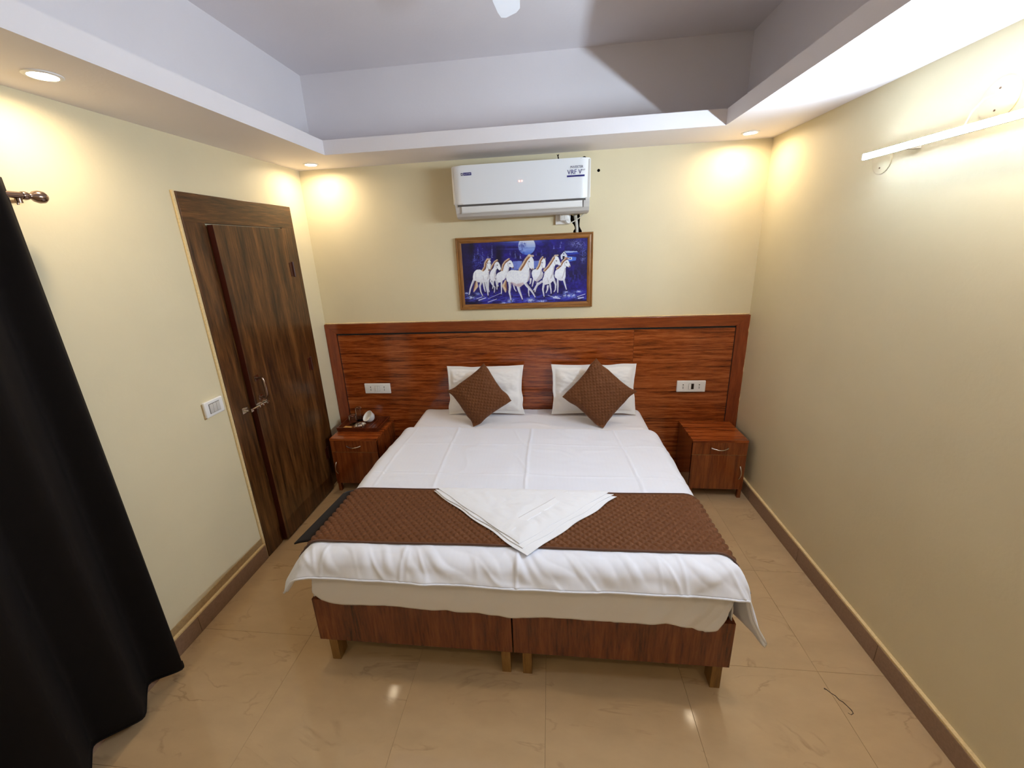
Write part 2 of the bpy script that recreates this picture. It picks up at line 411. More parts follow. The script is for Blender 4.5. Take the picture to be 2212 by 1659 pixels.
# skirting: single tiles with a cream plaster ledge
def skirting(name, x0, x1, ledge_x0, ledge_x1, ya, yb, joints):
    root = obj(name, box(ledge_x0, ledge_x1, ya, yb, 0.094, 0.106, 0.003), M['plaster']); struct(root)
    ys = [ya] + joints + [yb]
    for a, b_ in zip(ys[:-1], ys[1:]):
        obj('skirting_tile', box(x0, x1, a + 0.001, b_ - 0.001, 0.0, 0.094, 0.0015), M['skirt'], root, loc=(x0, a, 0))
    return root
skirting('baseboard_right', W - 0.0176, W, W - 0.0166, W, YF, -0.002, [-3.3, -2.7, -2.12, -1.54, -0.96, -0.38])
skl = skirting('baseboard_left', 0, 0.0176, 0, 0.0166, YF, -1.112, [-3.45, -2.85, -2.25, -1.62])
obj('plaster_band', box(0, 0.004, YF, -1.112, 0.106, 0.147, 0.0015), M['band'], skl)

# ------------------------------------------------------------------ door on the left wall
door = struct(obj('door_1', box(0.0, 0.010, -0.972, -0.342, 0.0, 1.975), M['door'], loc=(0, -0.66, 0)))
obj('jamb', box(-0.0, 0.016, -1.103, -0.972, 0.0, 2.132, 0.003), M['door'], door)
obj('jamb', box(-0.0, 0.016, -0.342, -0.212, 0.0, 2.132, 0.003), M['door'], door)
obj('lintel', box(-0.0, 0.0165, -1.1025, -0.2125, 1.990, 2.1315, 0.003), M['door_h'], door)
leaf = obj('door_leaf', box(0.012, 0.046, -0.958, -0.352, 0.012, 1.984, 0.002), M['door'], door)
obj('leaf_edge', box(0.013, 0.0455, -0.9595, -0.9575, 0.013, 1.983), M['door_edge'], leaf)
obj('plaster_bead', box(0, 0.012, -1.118, -1.103, 0.0, 2.136, 0.004), M['plaster'], door)
# hinge line with chipped paint down the right jamb
bm = bmesh.new()
pts = [(0.02 + 0.002 * math.sin(z * 9), -0.347 + 0.003 * vnoise(np.array([z * 7.0]), np.array([3.3]))[0], z) for z in np.linspace(0.03, 1.95, 60)]
add_tube(bm, pts, 0.0032, 6); obj('filler_strip', bm, M['filler'], door)
for hz in (0.32, 1.05, 1.72):
    hb = bmesh.new(); add_tube(hb, [(0.05, -0.349, hz - 0.05), (0.05, -0.349, hz + 0.05)], 0.007, 10); add_box(hb, 0.044, 0.048, -0.385, -0.349, hz - 0.045, hz + 0.045, 0.001)
    obj('hinge', hb, M['door_edge'], door)
# pull handle
hb = bmesh.new()
for z in (1.000, 1.122): add_box(hb, 0.046, 0.050, -0.925, -0.890, z - 0.018, z + 0.018, 0.002); add_tube(hb, [(0.048, -0.908, z), (0.085, -0.908, z)], 0.007, 10)
hs = [(0.085, -0.908, 1.122), (0.092, -0.908, 1.105), (0.094, -0.908, 1.061), (0.092, -0.908, 1.017), (0.085, -0.908, 1.000)]
add_tube(hb, hs, [0.007, 0.008, 0.009, 0.008, 0.007], 12)
obj('door_handle', hb, M['steel'], leaf, smooth=50)
# sliding latch
hb = bmesh.new(); add_box(hb, 0.046, 0.049, -0.955, -0.865, 0.945, 0.975, 0.001)
add_tube(hb, [(0.058, -1.00, 0.960), (0.058, -0.875, 0.960)], 0.006, 10)
for yy in (-0.945, -0.915, -0.88): add_box(hb, 0.049, 0.066, yy - 0.006, yy + 0.006, 0.950, 0.970, 0.002)
add_tube(hb, [(0.062, -0.90, 0.960), (0.086, -0.896, 0.972)], [0.004, 0.006], 8)
obj('latch', hb, M['chrome'], leaf, smooth=40)
hb = bmesh.new(); add_box(hb, 0.016, 0.019, -1.035, -0.99, 0.942, 0.978, 0.001); add_box(hb, 0.019, 0.064, -1.022, -1.004, 0.950, 0.954, 0.001); add_box(hb, 0.019, 0.064, -1.022, -1.004, 0.966, 0.970, 0.001); add_box(hb, 0.062, 0.066, -1.022, -1.004, 0.950, 0.970, 0.001)
obj('latch_keeper', hb, M['chrome'], door)

# ------------------------------------------------------------------ downlights (4)
def downlight(x, y, label):
    t = thing('downlight', label, 'downlight', (x, y, H), 'ceiling downlights')
    obj('trim_ring', lathe([(0.035, -0.001), (0.049, 0.0), (0.049, -0.003), (0.044, -0.006), (0.037, -0.005)], (x, y, H), 'z', 28, True), M['white_plastic'], t, smooth=40)
    obj('lens', lathe([(0.0005, -0.0035), (0.0355, -0.0025), (0.0355, -0.0005), (0.0005, -0.0005)], (x, y, H), 'z', 28), M['bulb'], t)
    l = bpy.data.lights.new('downlight_lamp', 'AREA'); l.shape = 'DISK'; l.size = 0.06; l.energy = SPOT_W; l.color = SPOT_COL; l.spread = math.radians(168)
    lo = bpy.data.objects.new('lamp', l); C.objects.link(lo); lo.parent = t; lo.location = (0, 0, -0.0075)
downlight(0.204, -0.184, 'glowing round downlight in the soffit above the door corner')
downlight(2.981, -0.188, 'glowing round downlight in the soffit at the right back corner')
downlight(0.207, -1.685, 'large looking glowing downlight in the left soffit near the curtain')
downlight(2.981, -1.69, 'downlight in the right soffit above the tube light, outside the frame')

downlight(0.207, -3.15, 'downlight in the left soffit behind the camera, outside the frame')
downlight(3.03, -3.15, 'downlight in the right soffit behind the camera, outside the frame')

# ------------------------------------------------------------------ tube light on the right wall
TX, TZ, TY0, TY1 = 3.118, 2.108, -0.953, -2.17
t = thing('tube_light', 'lit cool white LED tube light across the upper right wall', 'tube light', (TX, TY0, TZ))
dp = []
for a in np.linspace(-1.5707, 1.5707, 13):       # shallow lens, turned a little downwards
    dx, dz = -0.0042 * max(0.0, math.cos(a)) ** 0.6, 0.0125 * math.sin(a); ca_, sa_ = math.cos(0.15), math.sin(0.15)
    dp.append((TX + 0.012 + dx * ca_ + dz * sa_, TZ + dz * ca_ + dx * sa_))
obj('diffuser', prism(dp, 'y', TY1 + 0.006, TY0 - 0.006), M['tube'], t, smooth=40)
ca_, sa_ = math.cos(0.15), math.sin(0.15)
bp_ = [(TX + 0.012 + dx * ca_ + dz * sa_, TZ + dz * ca_ - dx * sa_ * 0) for dx, dz in ((-0.0005, -0.0125), (-0.0005, 0.0125), (0.022, 0.0105), (0.022, -0.0105))]
obj('batten', prism(bp_, 'y', TY1, TY0), M['white_plastic'], t)
for yy in (TY0, TY1): obj('end_cap', box(TX + 0.004, TX + 0.034, yy - 0.004, yy + 0.004, TZ - 0.0135, TZ + 0.0135, 0.003), M['white_plastic'], t)
for yy in (TY0 - 0.18, TY1 + 0.18): obj('clip', box(TX + 0.033, W, yy - 0.012, yy + 0.012, TZ - 0.009, TZ + 0.009, 0.001), M['white_plastic'], t)
def cover(y, z, r, label):
    t = thing('junction_cover', label, 'cover plate', (W, y, z), 'round junction covers')
    obj('plate', lathe([(0.0005, -0.007), (r - 0.006, -0.006), (r, -0.003), (r, 0), (0.0005, 0)], (W, y, z), 'x', 36), M['wall'], t, smooth=40)
    for dy, dz in ((0.0, 0.5 * r), (0.0, -0.5 * r)):
        obj('screw', lathe([(0.0005, -0.0085), (0.003, -0.008), (0.0032, -0.006), (0.0005, -0.006)], (W, y + dy, z + dz), 'x', 10), M['steel'], t)
    return t
cover(-1.400, 2.185, 0.062, 'large round cream cover plate above the tube light')
cover(-0.963, 2.085, 0.050, 'round white cover plate half hidden under the tube light end')
tag(obj('lamp_wire', tube([(W - 0.008, -1.395, 2.20), (W - 0.02, -1.37, 2.195), (W - 0.03, -1.352, 2.165), (W - 0.035, -1.345, 2.13), (W - 0.045, -1.345, 2.118)], 0.0025, 8), M['white_plastic'], smooth=True), 'short white wire curling from the upper cover plate to the tube light', 'wire')

# ------------------------------------------------------------------ ceiling fan (only a blade tip is in view)
FX, FY, FZ = 1.60, -1.60, 2.735
t = thing('ceiling_fan', 'white ceiling fan, one blade tip at the top edge', 'ceiling fan', (FX, FY, CH))
obj('down_rod', tube([(FX, FY, CH), (FX, FY, FZ + 0.05)], 0.011, 12), M['fan'], t)
obj('canopy', lathe([(0.055, 0), (0.05, -0.03), (0.02, -0.05), (0.0005, -0.05), (0.0005, 0)], (FX, FY, CH), 'z', 24), M['fan'], t, smooth=40)
obj('motor', lathe([(0.0005, 0.055), (0.06, 0.05), (0.105, 0.02), (0.105, -0.02), (0.07, -0.045), (0.0005, -0.05)], (FX, FY, FZ), 'z', 32), M['fan'], t, smooth=40)
for k in range(3):
    a = math.radians(86 + 120 * k); c, s = math.cos(a), math.sin(a)
    sec = [(0.14, 0.042), (0.2, 0.055), (0.4, 0.052), (0.56, 0.046), (0.605, 0.040), (0.622, 0.022)]
    bm = bmesh.new(); top = []; bot = []
    for d, hw in sec:
        row = []
        for zo in (0.003, -0.003):
            row.append([bm.verts.new((FX + c * d - s * w_, FY + s * d + c * w_, FZ + zo - 0.28 * w_)) for w_ in np.linspace(-hw, hw, 5)])
        top.append(row[0]); bot.append(row[1])
    for i in range(len(sec) - 1):
        for j in range(4):
            bm.faces.new((top[i][j], top[i + 1][j], top[i + 1][j + 1], top[i][j + 1])); bm.faces.new((bot[i][j], bot[i][j + 1], bot[i + 1][j + 1], bot[i + 1][j]))
        bm.faces.new((top[i][0], bot[i][0], bot[i + 1][0], top[i + 1][0])); bm.faces.new((top[i][4], top[i + 1][4], bot[i + 1][4], bot[i][4]))
    bm.faces.new(top[0] + bot[0][::-1]); bm.faces.new(top[-1][::-1] + bot[-1])
    bl = obj('blade', bm, M['fan'], t, smooth=40)
    obj('blade_bracket', prism([(FX + c * d - s * w_, FY + s * d + c * w_) for d, w_ in ((0.09, -0.018), (0.2, -0.012), (0.2, 0.012), (0.09, 0.018))], 'z', FZ - 0.012, FZ - 0.005), M['fan'], bl)

# ------------------------------------------------------------------ curtain and rod at the left
RZ, RX = 2.036, 0.088
t = thing('curtain_rod', 'brushed nickel curtain rod with ball finial on the left wall', 'curtain rod', (RX, -1.75, RZ))
obj('rod', tube([(RX, -1.765, RZ), (RX, YF + 0.06, RZ)], 0.0105, 14), M['steel'], t, smooth=50)
obj('finial', lathe([(0.0005, 0), (0.012, 0.0), (0.014, 0.008), (0.012, 0.016), (0.008, 0.02), (0.010, 0.026), (0.017, 0.034), (0.0205, 0.046), (0.019, 0.058), (0.012, 0.067), (0.0005, 0.070)], (RX, -1.768, RZ), 'y', 24), M['steel'], t, smooth=60)
bm = bmesh.new(); add_box(bm, 0, 0.006, -1.795, -1.765, RZ - 0.035, RZ + 0.02, 0.001); add_tube(bm, [(0.004, -1.78, RZ - 0.018), (RX, -1.78, RZ - 0.018)], 0.006, 8); add_tube(bm, [(RX, -1.78, RZ - 0.024), (RX, -1.78, RZ - 0.010)], 0.009, 10)
add_tube(bm, [(RX, -1.785, RZ - 0.012), (RX, -1.785, RZ - 0.03)], 0.003, 8)
obj('bracket', bm, M['steel'], t, smooth=40)
# pleated cloth
yb = [-1.800, -1.835, -1.90, -1.965, -2.030, -2.080, -2.130, -2.185, -2.24, -2.30, -2.36, -2.42, -2.48, -2.54, -2.60, -2.66, -2.72, -2.78]
xb = [0.085, 0.132, 0.022, 0.085, 0.144, 0.085, 0.030, 0.09, 0.148, 0.09, 0.03, 0.09, 0.145, 0.09, 0.03, 0.09, 0.145, 0.09]
tt = np.linspace(0, len(yb) - 1, 260); xs = np.interp(tt, range(len(yb)), xb)
ker = np.hanning(17); ker /= ker.sum()
xs_s = np.convolve(np.pad(xs, 8, mode='edge'), ker, 'valid'); ys_s = np.convolve(np.pad(np.interp(tt, range(len(yb)), yb), 8, mode='edge'), ker, 'valid')
zz = np.linspace(0, 1, 60)
Xc = np.zeros((260, 60)); Yc = Xc.copy(); Zc = Xc.copy()
for j, q in enumerate(zz):
    z = 2.085 - q * (2.085 - 0.045)
    k = 0.62 + 0.38 * q
    Xc[:, j] = RX + (xs_s - RX) * k + 0.004 * np.sin(ys_s * 31 + q * 2) * q
    Yc[:, j] = -1.800 + (ys_s + 1.800) * (0.93 + 0.07 * q) - 0.012 * (1 - q) * 0 
    Zc[:, j] = z
me = grid_mesh('curtain', Xc, Yc, Zc); me.materials.append(M['curtain'])
cu = link('curtain', me, None, None, (RX, -2.3, 0.045), True)
sm = cu.modifiers.new('thickness', 'SOLIDIFY'); sm.thickness = 0.004
tag(cu, 'black brown pleated curtain hanging from the rod on the left wall', 'curtain')
hem = bmesh.new()
hp = [(Xc[i, -1], Yc[i, -1], Zc[i, -1] + 0.002) for i in range(0, 260, 3)]
add_tube(hem, hp, 0.0035, 6); obj('hem', hem, M['curtain'], cu, smooth=True)

# ------------------------------------------------------------------ headboard wall panel
HB, HBZ = -0.026, 1.272
t = thing('headboard', 'wide glossy red brown wood headboard panel across the back wall', 'headboard', (W / 2, 0, 0))
obj('panel', box(0.088, 2.405, HB + 0.006, -0.001, 0.002, 1.188), M['lam_x'], t)
obj('panel', box(2.4062, 3.112, HB + 0.006, -0.001, 0.002, 1.188), M['lam_x'], t)
obj('top_rail', prism([(0.003, HBZ), (W - 0.003, HBZ), (W - 0.088, HBZ - 0.076), (0.092, HBZ - 0.076)], 'y', HB, -0.001, 0.0015), M['lam_frame_x'], t)
obj('stile', prism([(0.003, HBZ), (0.092, HBZ - 0.076), (0.092, 0.0), (0.003, 0.0)], 'y', HB, -0.001, 0.0015), M['lam_frame'], t)
obj('stile', prism([(W - 0.003, HBZ), (W - 0.088, HBZ - 0.076), (W - 0.088, 0.0), (W - 0.003, 0.0)], 'y', HB, -0.001, 0.0015), M['lam_frame'], t)
obj('groove', box(0.094, 3.110, HB + 0.0045, HB + 0.0065, 1.183, 1.1935), M['slot'], t)
obj('groove', box(0.0935, 0.0975, HB + 0.0045, HB + 0.0065, 0.1, 1.19), M['slot'], t)
obj('groove', box(3.1075, 3.1115, HB + 0.0045, HB + 0.0065, 0.1, 1.19), M['slot'], t)
bm = bmesh.new()
pts = [(x, -0.006 - 0.003 * abs(vnoise(np.array([x * 5]), np.array([1.7]))[0]), HBZ + 0.004) for x in np.linspace(0.003, W - 0.003, 70)]
add_tube(bm, pts, [0.0045 + 0.0015 * math.sin(i * 1.7) for i in range(70)], 6)
pts = [(W - 0.003, -0.022 - 0.002 * math.sin(z * 23), z) for z in np.linspace(0.47, HBZ + 0.003, 30)]
add_tube(bm, pts, [0.003 + 0.0012 * math.sin(i * 2.3) for i in range(30)], 6)
obj('caulking', bm, M['plaster'], t, smooth=True)

# socket plates on the headboard
def sock(x0, x1, z0, z1, label, right):
    y = HB + 0.006
    t = thing('socket_plate', label, 'socket', ((x0 + x1) / 2, y, (z0 + z1) / 2), 'headboard sockets')
    pl = obj('plate', box(x0, x1, y - 0.012, y, z0, z1, 0.004, 3), M['white_plastic'], t, smooth=40)
    xm, zm, yf = (x0 + x1) / 2, (z0 + z1) / 2, y - 0.0125
    for sx in (-0.058, 0.058):
        bm = bmesh.new()
        for dx, dz, r in ((0, 0.013, 0.0042), (-0.0085, -0.004, 0.003), (0.0085, -0.004, 0.003), (-0.0085, -0.013, 0.0032), (0.0085, -0.013, 0.0032)):
            b2 = lathe([(r, 0.0), (r, 0.0012)], (xm + sx, yf - 0.0002, zm + dz), 'y', 10); tmp = bpy.data.meshes.new('t'); b2.to_mesh(tmp); b2.free(); bm.from_mesh(tmp); bpy.data.meshes.remove(tmp)
        obj('pin_holes', bm, M['slot'], t)
    for k, sx in enumerate((-0.0095, 0.0095)):
        dk = right and k == 1
        obj('rocker', box(xm + sx - 0.0085, xm + sx + 0.0085, yf - 0.004, yf + 0.001, zm - 0.021, zm + 0.021, 0.002), M['dark_plastic'] if dk else M['white_plastic'], t)
        obj('rocker_gap', box(xm + sx - 0.0094, xm + sx + 0.0094, yf - 0.0006, yf + 0.0008, zm - 0.022, zm + 0.022), M['gap'], t)
sock(0.266, 0.484, 0.692, 0.777, 'white socket plate with two white switches above the left nightstand', False)
sock(2.736, 2.942, 0.697, 0.785, 'white socket plate with one black switch above the right nightstand', True)

# light switch on the left wall
y0, y1, z0, z1 = -1.262, -1.143, 1.017, 1.102
t = thing('light_switch', 'white three rocker light switch on the wall beside the door', 'switch', (0, (y0 + y1) / 2, (z0 + z1) / 2))
obj('plate', box(0.0, 0.016, y0, y1, z0, z1, 0.005, 3), M['white_plastic'], t, smooth=40)
obj('surround', box(0.0155, 0.0168, y0 + 0.024, y1 - 0.026, z0 + 0.016, z1 - 0.016), M['gap'], t)
for k in range(3):
    a = y0 + 0.0255 + k * 0.0224
    obj('rocker', box(0.016, 0.0205, a, a + 0.0216, z0 + 0.018, z1 - 0.018, 0.0025), M['grey_plastic'], t, smooth=40)
obj('back_box', box(-0.001, 0.004, y0 - 0.004, y0 + 0.01, z0 - 0.006, z1 - 0.008), M['band'], t)

# ------------------------------------------------------------------ nightstands
def nightstand(x0, x1, yf, zt, side, label):
    yb_ = HB - 0.001
    t = thing('nightstand', label, 'nightstand', ((x0 + x1) / 2, (yf + yb_) / 2, 0), 'nightstands')
    th = 0.017; zb = 0.072
    obj('top', box(x0, x1, yf - 0.001, yb_, zt - th, zt, 0.0012), M['lam_x'], t)
    obj('side_panel', box(x0 + 0.002, x0 + th, yf + 0.002, yb_, zb - 0.004, zt - th), M['lam_z'], t)
    obj('side_panel', box(x1 - th, x1 - 0.002, yf + 0.002, yb_, zb - 0.004, zt - th), M['lam_z'], t)
    obj('bottom', box(x0 + th, x1 - th, yf + 0.018, yb_, zb, zb + 0.016), M['lam_x'], t)
    obj('back_panel', box(x0 + th, x1 - th, yb_ - 0.006, yb_, zb + 0.016, zt - th), M['lam_x'], t)
    zd = zt - 0.112
    dr = obj('drawer', box(x0 + 0.002, x1 - 0.002, yf - 0.001, yf + 0.016, zd + 0.0015, zt - th - 0.0015, 0.001), M['lam_z'], t)
    dd = obj('door', box(x0 + 0.002, x1 - 0.002, yf - 0.001, yf + 0.016, zb, zd - 0.0015, 0.001), M['lam_z'], t)
    obj('edge_strip', box(x0 + 0.003, x1 - 0.003, yf - 0.0005, yf + 0.003, zd - 0.0012, zd + 0.0012), M['raw'], t)
    def bow(p0, p1):
        p0, p1 = Vector(p0), Vector(p1); b = bmesh.new(); ps = []
        for q in np.linspace(0, 1, 11): ps.append(p0.lerp(p1, q) + Vector((0, -0.024 * math.sin(PI * q) ** 0.8, -0.004 * math.sin(PI * q) if abs(p0.z - p1.z) < 1e-4 else 0)))
        add_tube(b, ps, [0.0065, 0.005, 0.0038, 0.0034, 0.0034, 0.0034, 0.0034, 0.0034, 0.0038, 0.005, 0.0065], 10); return b
    xm = (x0 + x1) / 2; zz_ = (zd + zt - th) / 2 + 0.004
    obj('handle', bow((xm - 0.054, yf - 0.001, zz_), (xm + 0.054, yf - 0.001, zz_)), M['chrome'], dr, smooth=60)
    hx = x1 - 0.034 if side > 0 else x0 + 0.024
    obj('handle', bow((hx, yf - 0.001, 0.160), (hx, yf - 0.001, 0.256)), M['chrome'], dd, smooth=60)
    for lx in (x0 + 0.004, x1 - 0.028):
        for ly in (yf + 0.004, yb_ - 0.03):
            obj('leg', box(lx, lx + 0.024, ly, ly + 0.024, 0, zb + 0.001), M['lam_z'], t)
    return t
nightstand(2.7735, 3.1431, -0.352, 0.457, 1, 'empty red brown nightstand right of the bed')
nightstand(0.1001, 0.4762, -0.388, 0.457, -1, 'red brown nightstand left of the bed holding a tray')

# tray and the small things on it
TZ0 = 0.4575
t = thing('serving_tray', 'dark wooden tray with raised rims on the left nightstand', 'tray', (0.27, -0.15, TZ0))
ty0, ty1, tx0, tx1 = -0.262, -0.032, 0.106, 0.440
obj('base', box(tx0, tx1, ty0, ty1, TZ0, TZ0 + 0.006), M['tray'], t)
obj('rim', prism([(ty0, TZ0 + 0.006), (ty0 + 0.010, TZ0 + 0.006), (ty0 + 0.002, TZ0 + 0.034), (ty0 - 0.008, TZ0 + 0.034)], 'x', tx0, tx1), M['tray'], t)
obj('rim', prism([(ty1 - 0.010, TZ0 + 0.006), (ty1, TZ0 + 0.006), (ty1 + 0.003, TZ0 + 0.030), (ty1 - 0.006, TZ0 + 0.030)], 'x', tx0, tx1), M['tray'], t)
obj('rim', prism([(tx0, TZ0 + 0.006), (tx0 + 0.010, TZ0 + 0.006), (tx0 + 0.002, TZ0 + 0.032), (tx0 - 0.008, TZ0 + 0.032)], 'y', ty0 - 0.004, ty1 + 0.002), M['tray'], t)
obj('rim', prism([(tx1 - 0.010, TZ0 + 0.006), (tx1, TZ0 + 0.006), (tx1 + 0.008, TZ0 + 0.032), (tx1 - 0.002, TZ0 + 0.032)], 'y', ty0 - 0.004, ty1 + 0.002), M['tray'], t)
for k in range(3): obj('ridge', box(tx1 - 0.10 + 0.03 * k, tx1 - 0.088 + 0.03 * k, ty0 + 0.012, ty1 - 0.012, TZ0 + 0.006, TZ0 + 0.010, 0.001), M['tray'], t)
ZB = TZ0 + 0.0065
def tumbler(x, y, r0, r1, h, label):
    # glass standing upside down: thick base on top
    prof = [(r1, 0), (r0, h - 0.004), (r0 - 0.004, h), (0.0005, h), (0.0005, h - 0.010), (r0 - 0.004, h - 0.012), (r1 - 0.0025, 0.0)]
    tag(obj('glass_tumbler', lathe(prof, (x, y, ZB), 'z', 28), M['glass'], loc=(x, y, ZB), smooth=35), label, 'glass', 'glass tumblers on the tray')
tumbler(0.178, -0.135, 0.030, 0.036, 0.082, 'upturned clear glass tumbler at the left of the tray, the nearer one')
tumbler(0.196, -0.062, 0.025, 0.030, 0.118, 'taller upturned clear glass tumbler at the back of the tray')
cupm = Euler((math.radians(34), math.radians(-32), 0)).to_matrix()
cup = lathe([(0.0005, 0), (0.026, 0.0), (0.041, 0.018), (0.049, 0.056), (0.046, 0.056), (0.038, 0.020), (0.0005, 0.008)], (0.312, -0.072, ZB + 0.033), cupm, 28)
low = min(v.co.z for v in cup.verts)
for v in cup.verts: v.co.z += ZB + 0.0003 - low
tag(obj('white_cup', cup, M['ceramic'], loc=(0.30, -0.08, ZB), smooth=50), 'white ceramic cup lying tilted on the tray', 'cup')
tag(obj('ashtray', lathe([(0.0005, 0), (0.040, 0), (0.047, 0.008), (0.046, 0.026), (0.040, 0.028), (0.036, 0.010), (0.0005, 0.007)], (0.266, -0.202, ZB), 'z', 28), M['chrome'], loc=(0.266, -0.202, ZB), smooth=35), 'round shiny ashtray in front of the white cup', 'ashtray')
tag(obj('tan_piece', prism([(0.125, -0.222), (0.192, -0.236), (0.198, -0.198), (0.134, -0.186)], 'z', ZB, ZB + 0.006, 0.001), M['coloured'], loc=(0.16, -0.21, ZB)), 'small tan paper sachet at the left front of the tray', 'piece')  # thin flat tan slab lying on the tray base

# ------------------------------------------------------------------ bed: two low box bases side by side
def bed_base(x0, x1, label):
    yf, yb_ = -1.711, HB - 0.004
    t = thing('single_bed', label, 'bed', ((x0 + x1) / 2, (yf + yb_) / 2, 0), 'pushed together bed bases')
    zb, zt = 0.1265, 0.357
    obj('front_board', box(x0, x1, yf, yf + 0.019, zb, zt, 0.001), M['bed'], t)
    obj('back_board', box(x0, x1, yb_ - 0.019, yb_, zb, zt - 0.003), M['bed'], t)
    obj('side_board', box(x0, x0 + 0.018, yf + 0.019, yb_ - 0.019, zb, zt - 0.001), M['bed'], t)
    obj('side_board', box(x1 - 0.018, x1, yf + 0.019, yb_ - 0.019, zb, zt - 0.001), M['bed'], t)
    obj('platform', box(x0 + 0.018, x1 - 0.018, yf + 0.019, yb_ - 0.019, zt - 0.030, zt - 0.012), M['raw'], t)
    for lx in (x0 + 0.036, x1 - 0.062 if x1 > 2 else x1 - 0.051):
        w_ = 0.040
        for ly in (yf + 0.006, yb_ - 0.09):
            obj('leg', box(lx, lx + w_, ly, ly + 0.062, 0, zt - 0.031, 0.0015), M['raw'], t)
bed_base(0.732, 1.6155, 'dark brown left bed base on short pale legs')
bed_base(1.6215, 2.503, 'dark brown right bed base on short pale legs')

# --- draped cloth maths
def bend(d, r, ang):
    """arc length past an edge -> (outward, downward) with a rounded shoulder then a straight fall"""
    d = np.maximum(d, 0); a = np.minimum(d / r, ang); rest = np.maximum(d - r * ang, 0)
    return r * np.sin(a) + rest * math.cos(ang), r * (1 - np.cos(a)) + rest * math.sin(ang)

def normals(X, Y, Z):
    P = np.stack([X, Y, Z], -1); du = np.gradient(P, axis=0); dv = np.gradient(P, axis=1)
    n = np.cross(du, dv); n /= np.linalg.norm(n, axis=-1, keepdims=True) + 1e-9
    n *= np.where(n[..., 2:3].mean() < 0, -1, 1); return n

# mattress
bm = box(0.752, 2.479, -1.690, -0.034, 0.3575, 0.543, 0.045, 4)
tag(obj('mattress', bm, M['sheet'], loc=(1.62, -0.86, 0.3575), smooth=50), 'thick mattress wrapped in the white sheet on the bed bases', 'mattress')

# fitted white sheet: covers the mattress, front fall has a scalloped hem over the bed boards
ns, nt_ = 300, 230
s = np.linspace(0.735 - 0.20, 2.500 + 0.20, ns)[:, None] * np.ones((1, nt_)); q = np.linspace(0.0, 1.0, nt_)[None, :] * np.ones((ns, 1))
xa, xb_ = 0.803, 2.428
ye = -1.640
hem_x = np.array([0.60, 0.735, 0.78, 0.86, 0.95, 1.05, 1.20, 1.42, 1.55, 1.61, 1.75, 1.895, 2.04, 2.14, 2.237, 2.31, 2.388, 2.43, 2.458, 2.475, 2.52, 2.7])
hem_z = np.array([0.45, 0.40, 0.362, 0.344, 0.350, 0.352, 0.350, 0.346, 0.338, 0.332, 0.340, 0.345, 0.338, 0.346, 0.352, 0.342, 0.318, 0.335, 0.385, 0.42, 0.46, 0.46])
hz = np.interp(s, hem_x, hem_z)
ztop = 0.5515
fall = ztop - hz + 0.035
tlen = -0.030 - ye + fall
d = q * tlen
y_flat = np.where(d < (-0.030 - ye), -0.030 - d, ye); dfr = d - (-0.030 - ye)
hy, vy = bend(dfr, 0.055, PI / 2 * 0.985)
hxl, vxl = bend(xa - s, 0.055, PI / 2 * 0.97); hxr, vxr = bend(s - xb_, 0.055, PI / 2 * 0.97)
Xs = np.clip(s, xa, xb_) - hxl + hxr; Ys = y_flat - hy
Zs = ztop - np.maximum(np.maximum(vxl, vxr), vy)
# keep corners rounded
Nn = normals(Xs, Ys, Zs)
ontop = (dfr < 0) & (s > xa) & (s < xb_)
wr = 0.0022 * fbm(s * 9, d * 7, 3) + 0.004 * np.maximum(0, np.sin((Xs * 2.2 + Ys * 9) * 3 + 2 * fbm(s * 3, d * 3, 2))) ** 6 * (Ys > -0.45)
fr = sstep(0.06, 0.18, dfr)
folds = 0.010 * fr * fbm(s * 7 + d * 5, d * 3, 3) + 0.008 * fr * np.sin((s + d * 0.8) * 46) * sstep(2.05, 2.35, s)
dsp = wr * ontop + np.abs(folds) + 0.003 * fr
Xs, Ys, Zs = Xs + Nn[..., 0] * dsp, Ys + Nn[..., 1] * dsp - 0.012 * fr * sstep(0.12, 0.2, dfr), Zs + Nn[..., 2] * dsp
me = grid_mesh('bed_sheet', Xs, Ys, Zs)
sh = link('bed_sheet', me, M['sheet'], None, (1.62, -0.86, 0.5515), True)
sm = sh.modifiers.new('thickness', 'SOLIDIFY'); sm.thickness = 0.0015; sm.offset = 0
tag(sh, 'white bed sheet stretched over the mattress with a scalloped front hem', 'bed sheet')

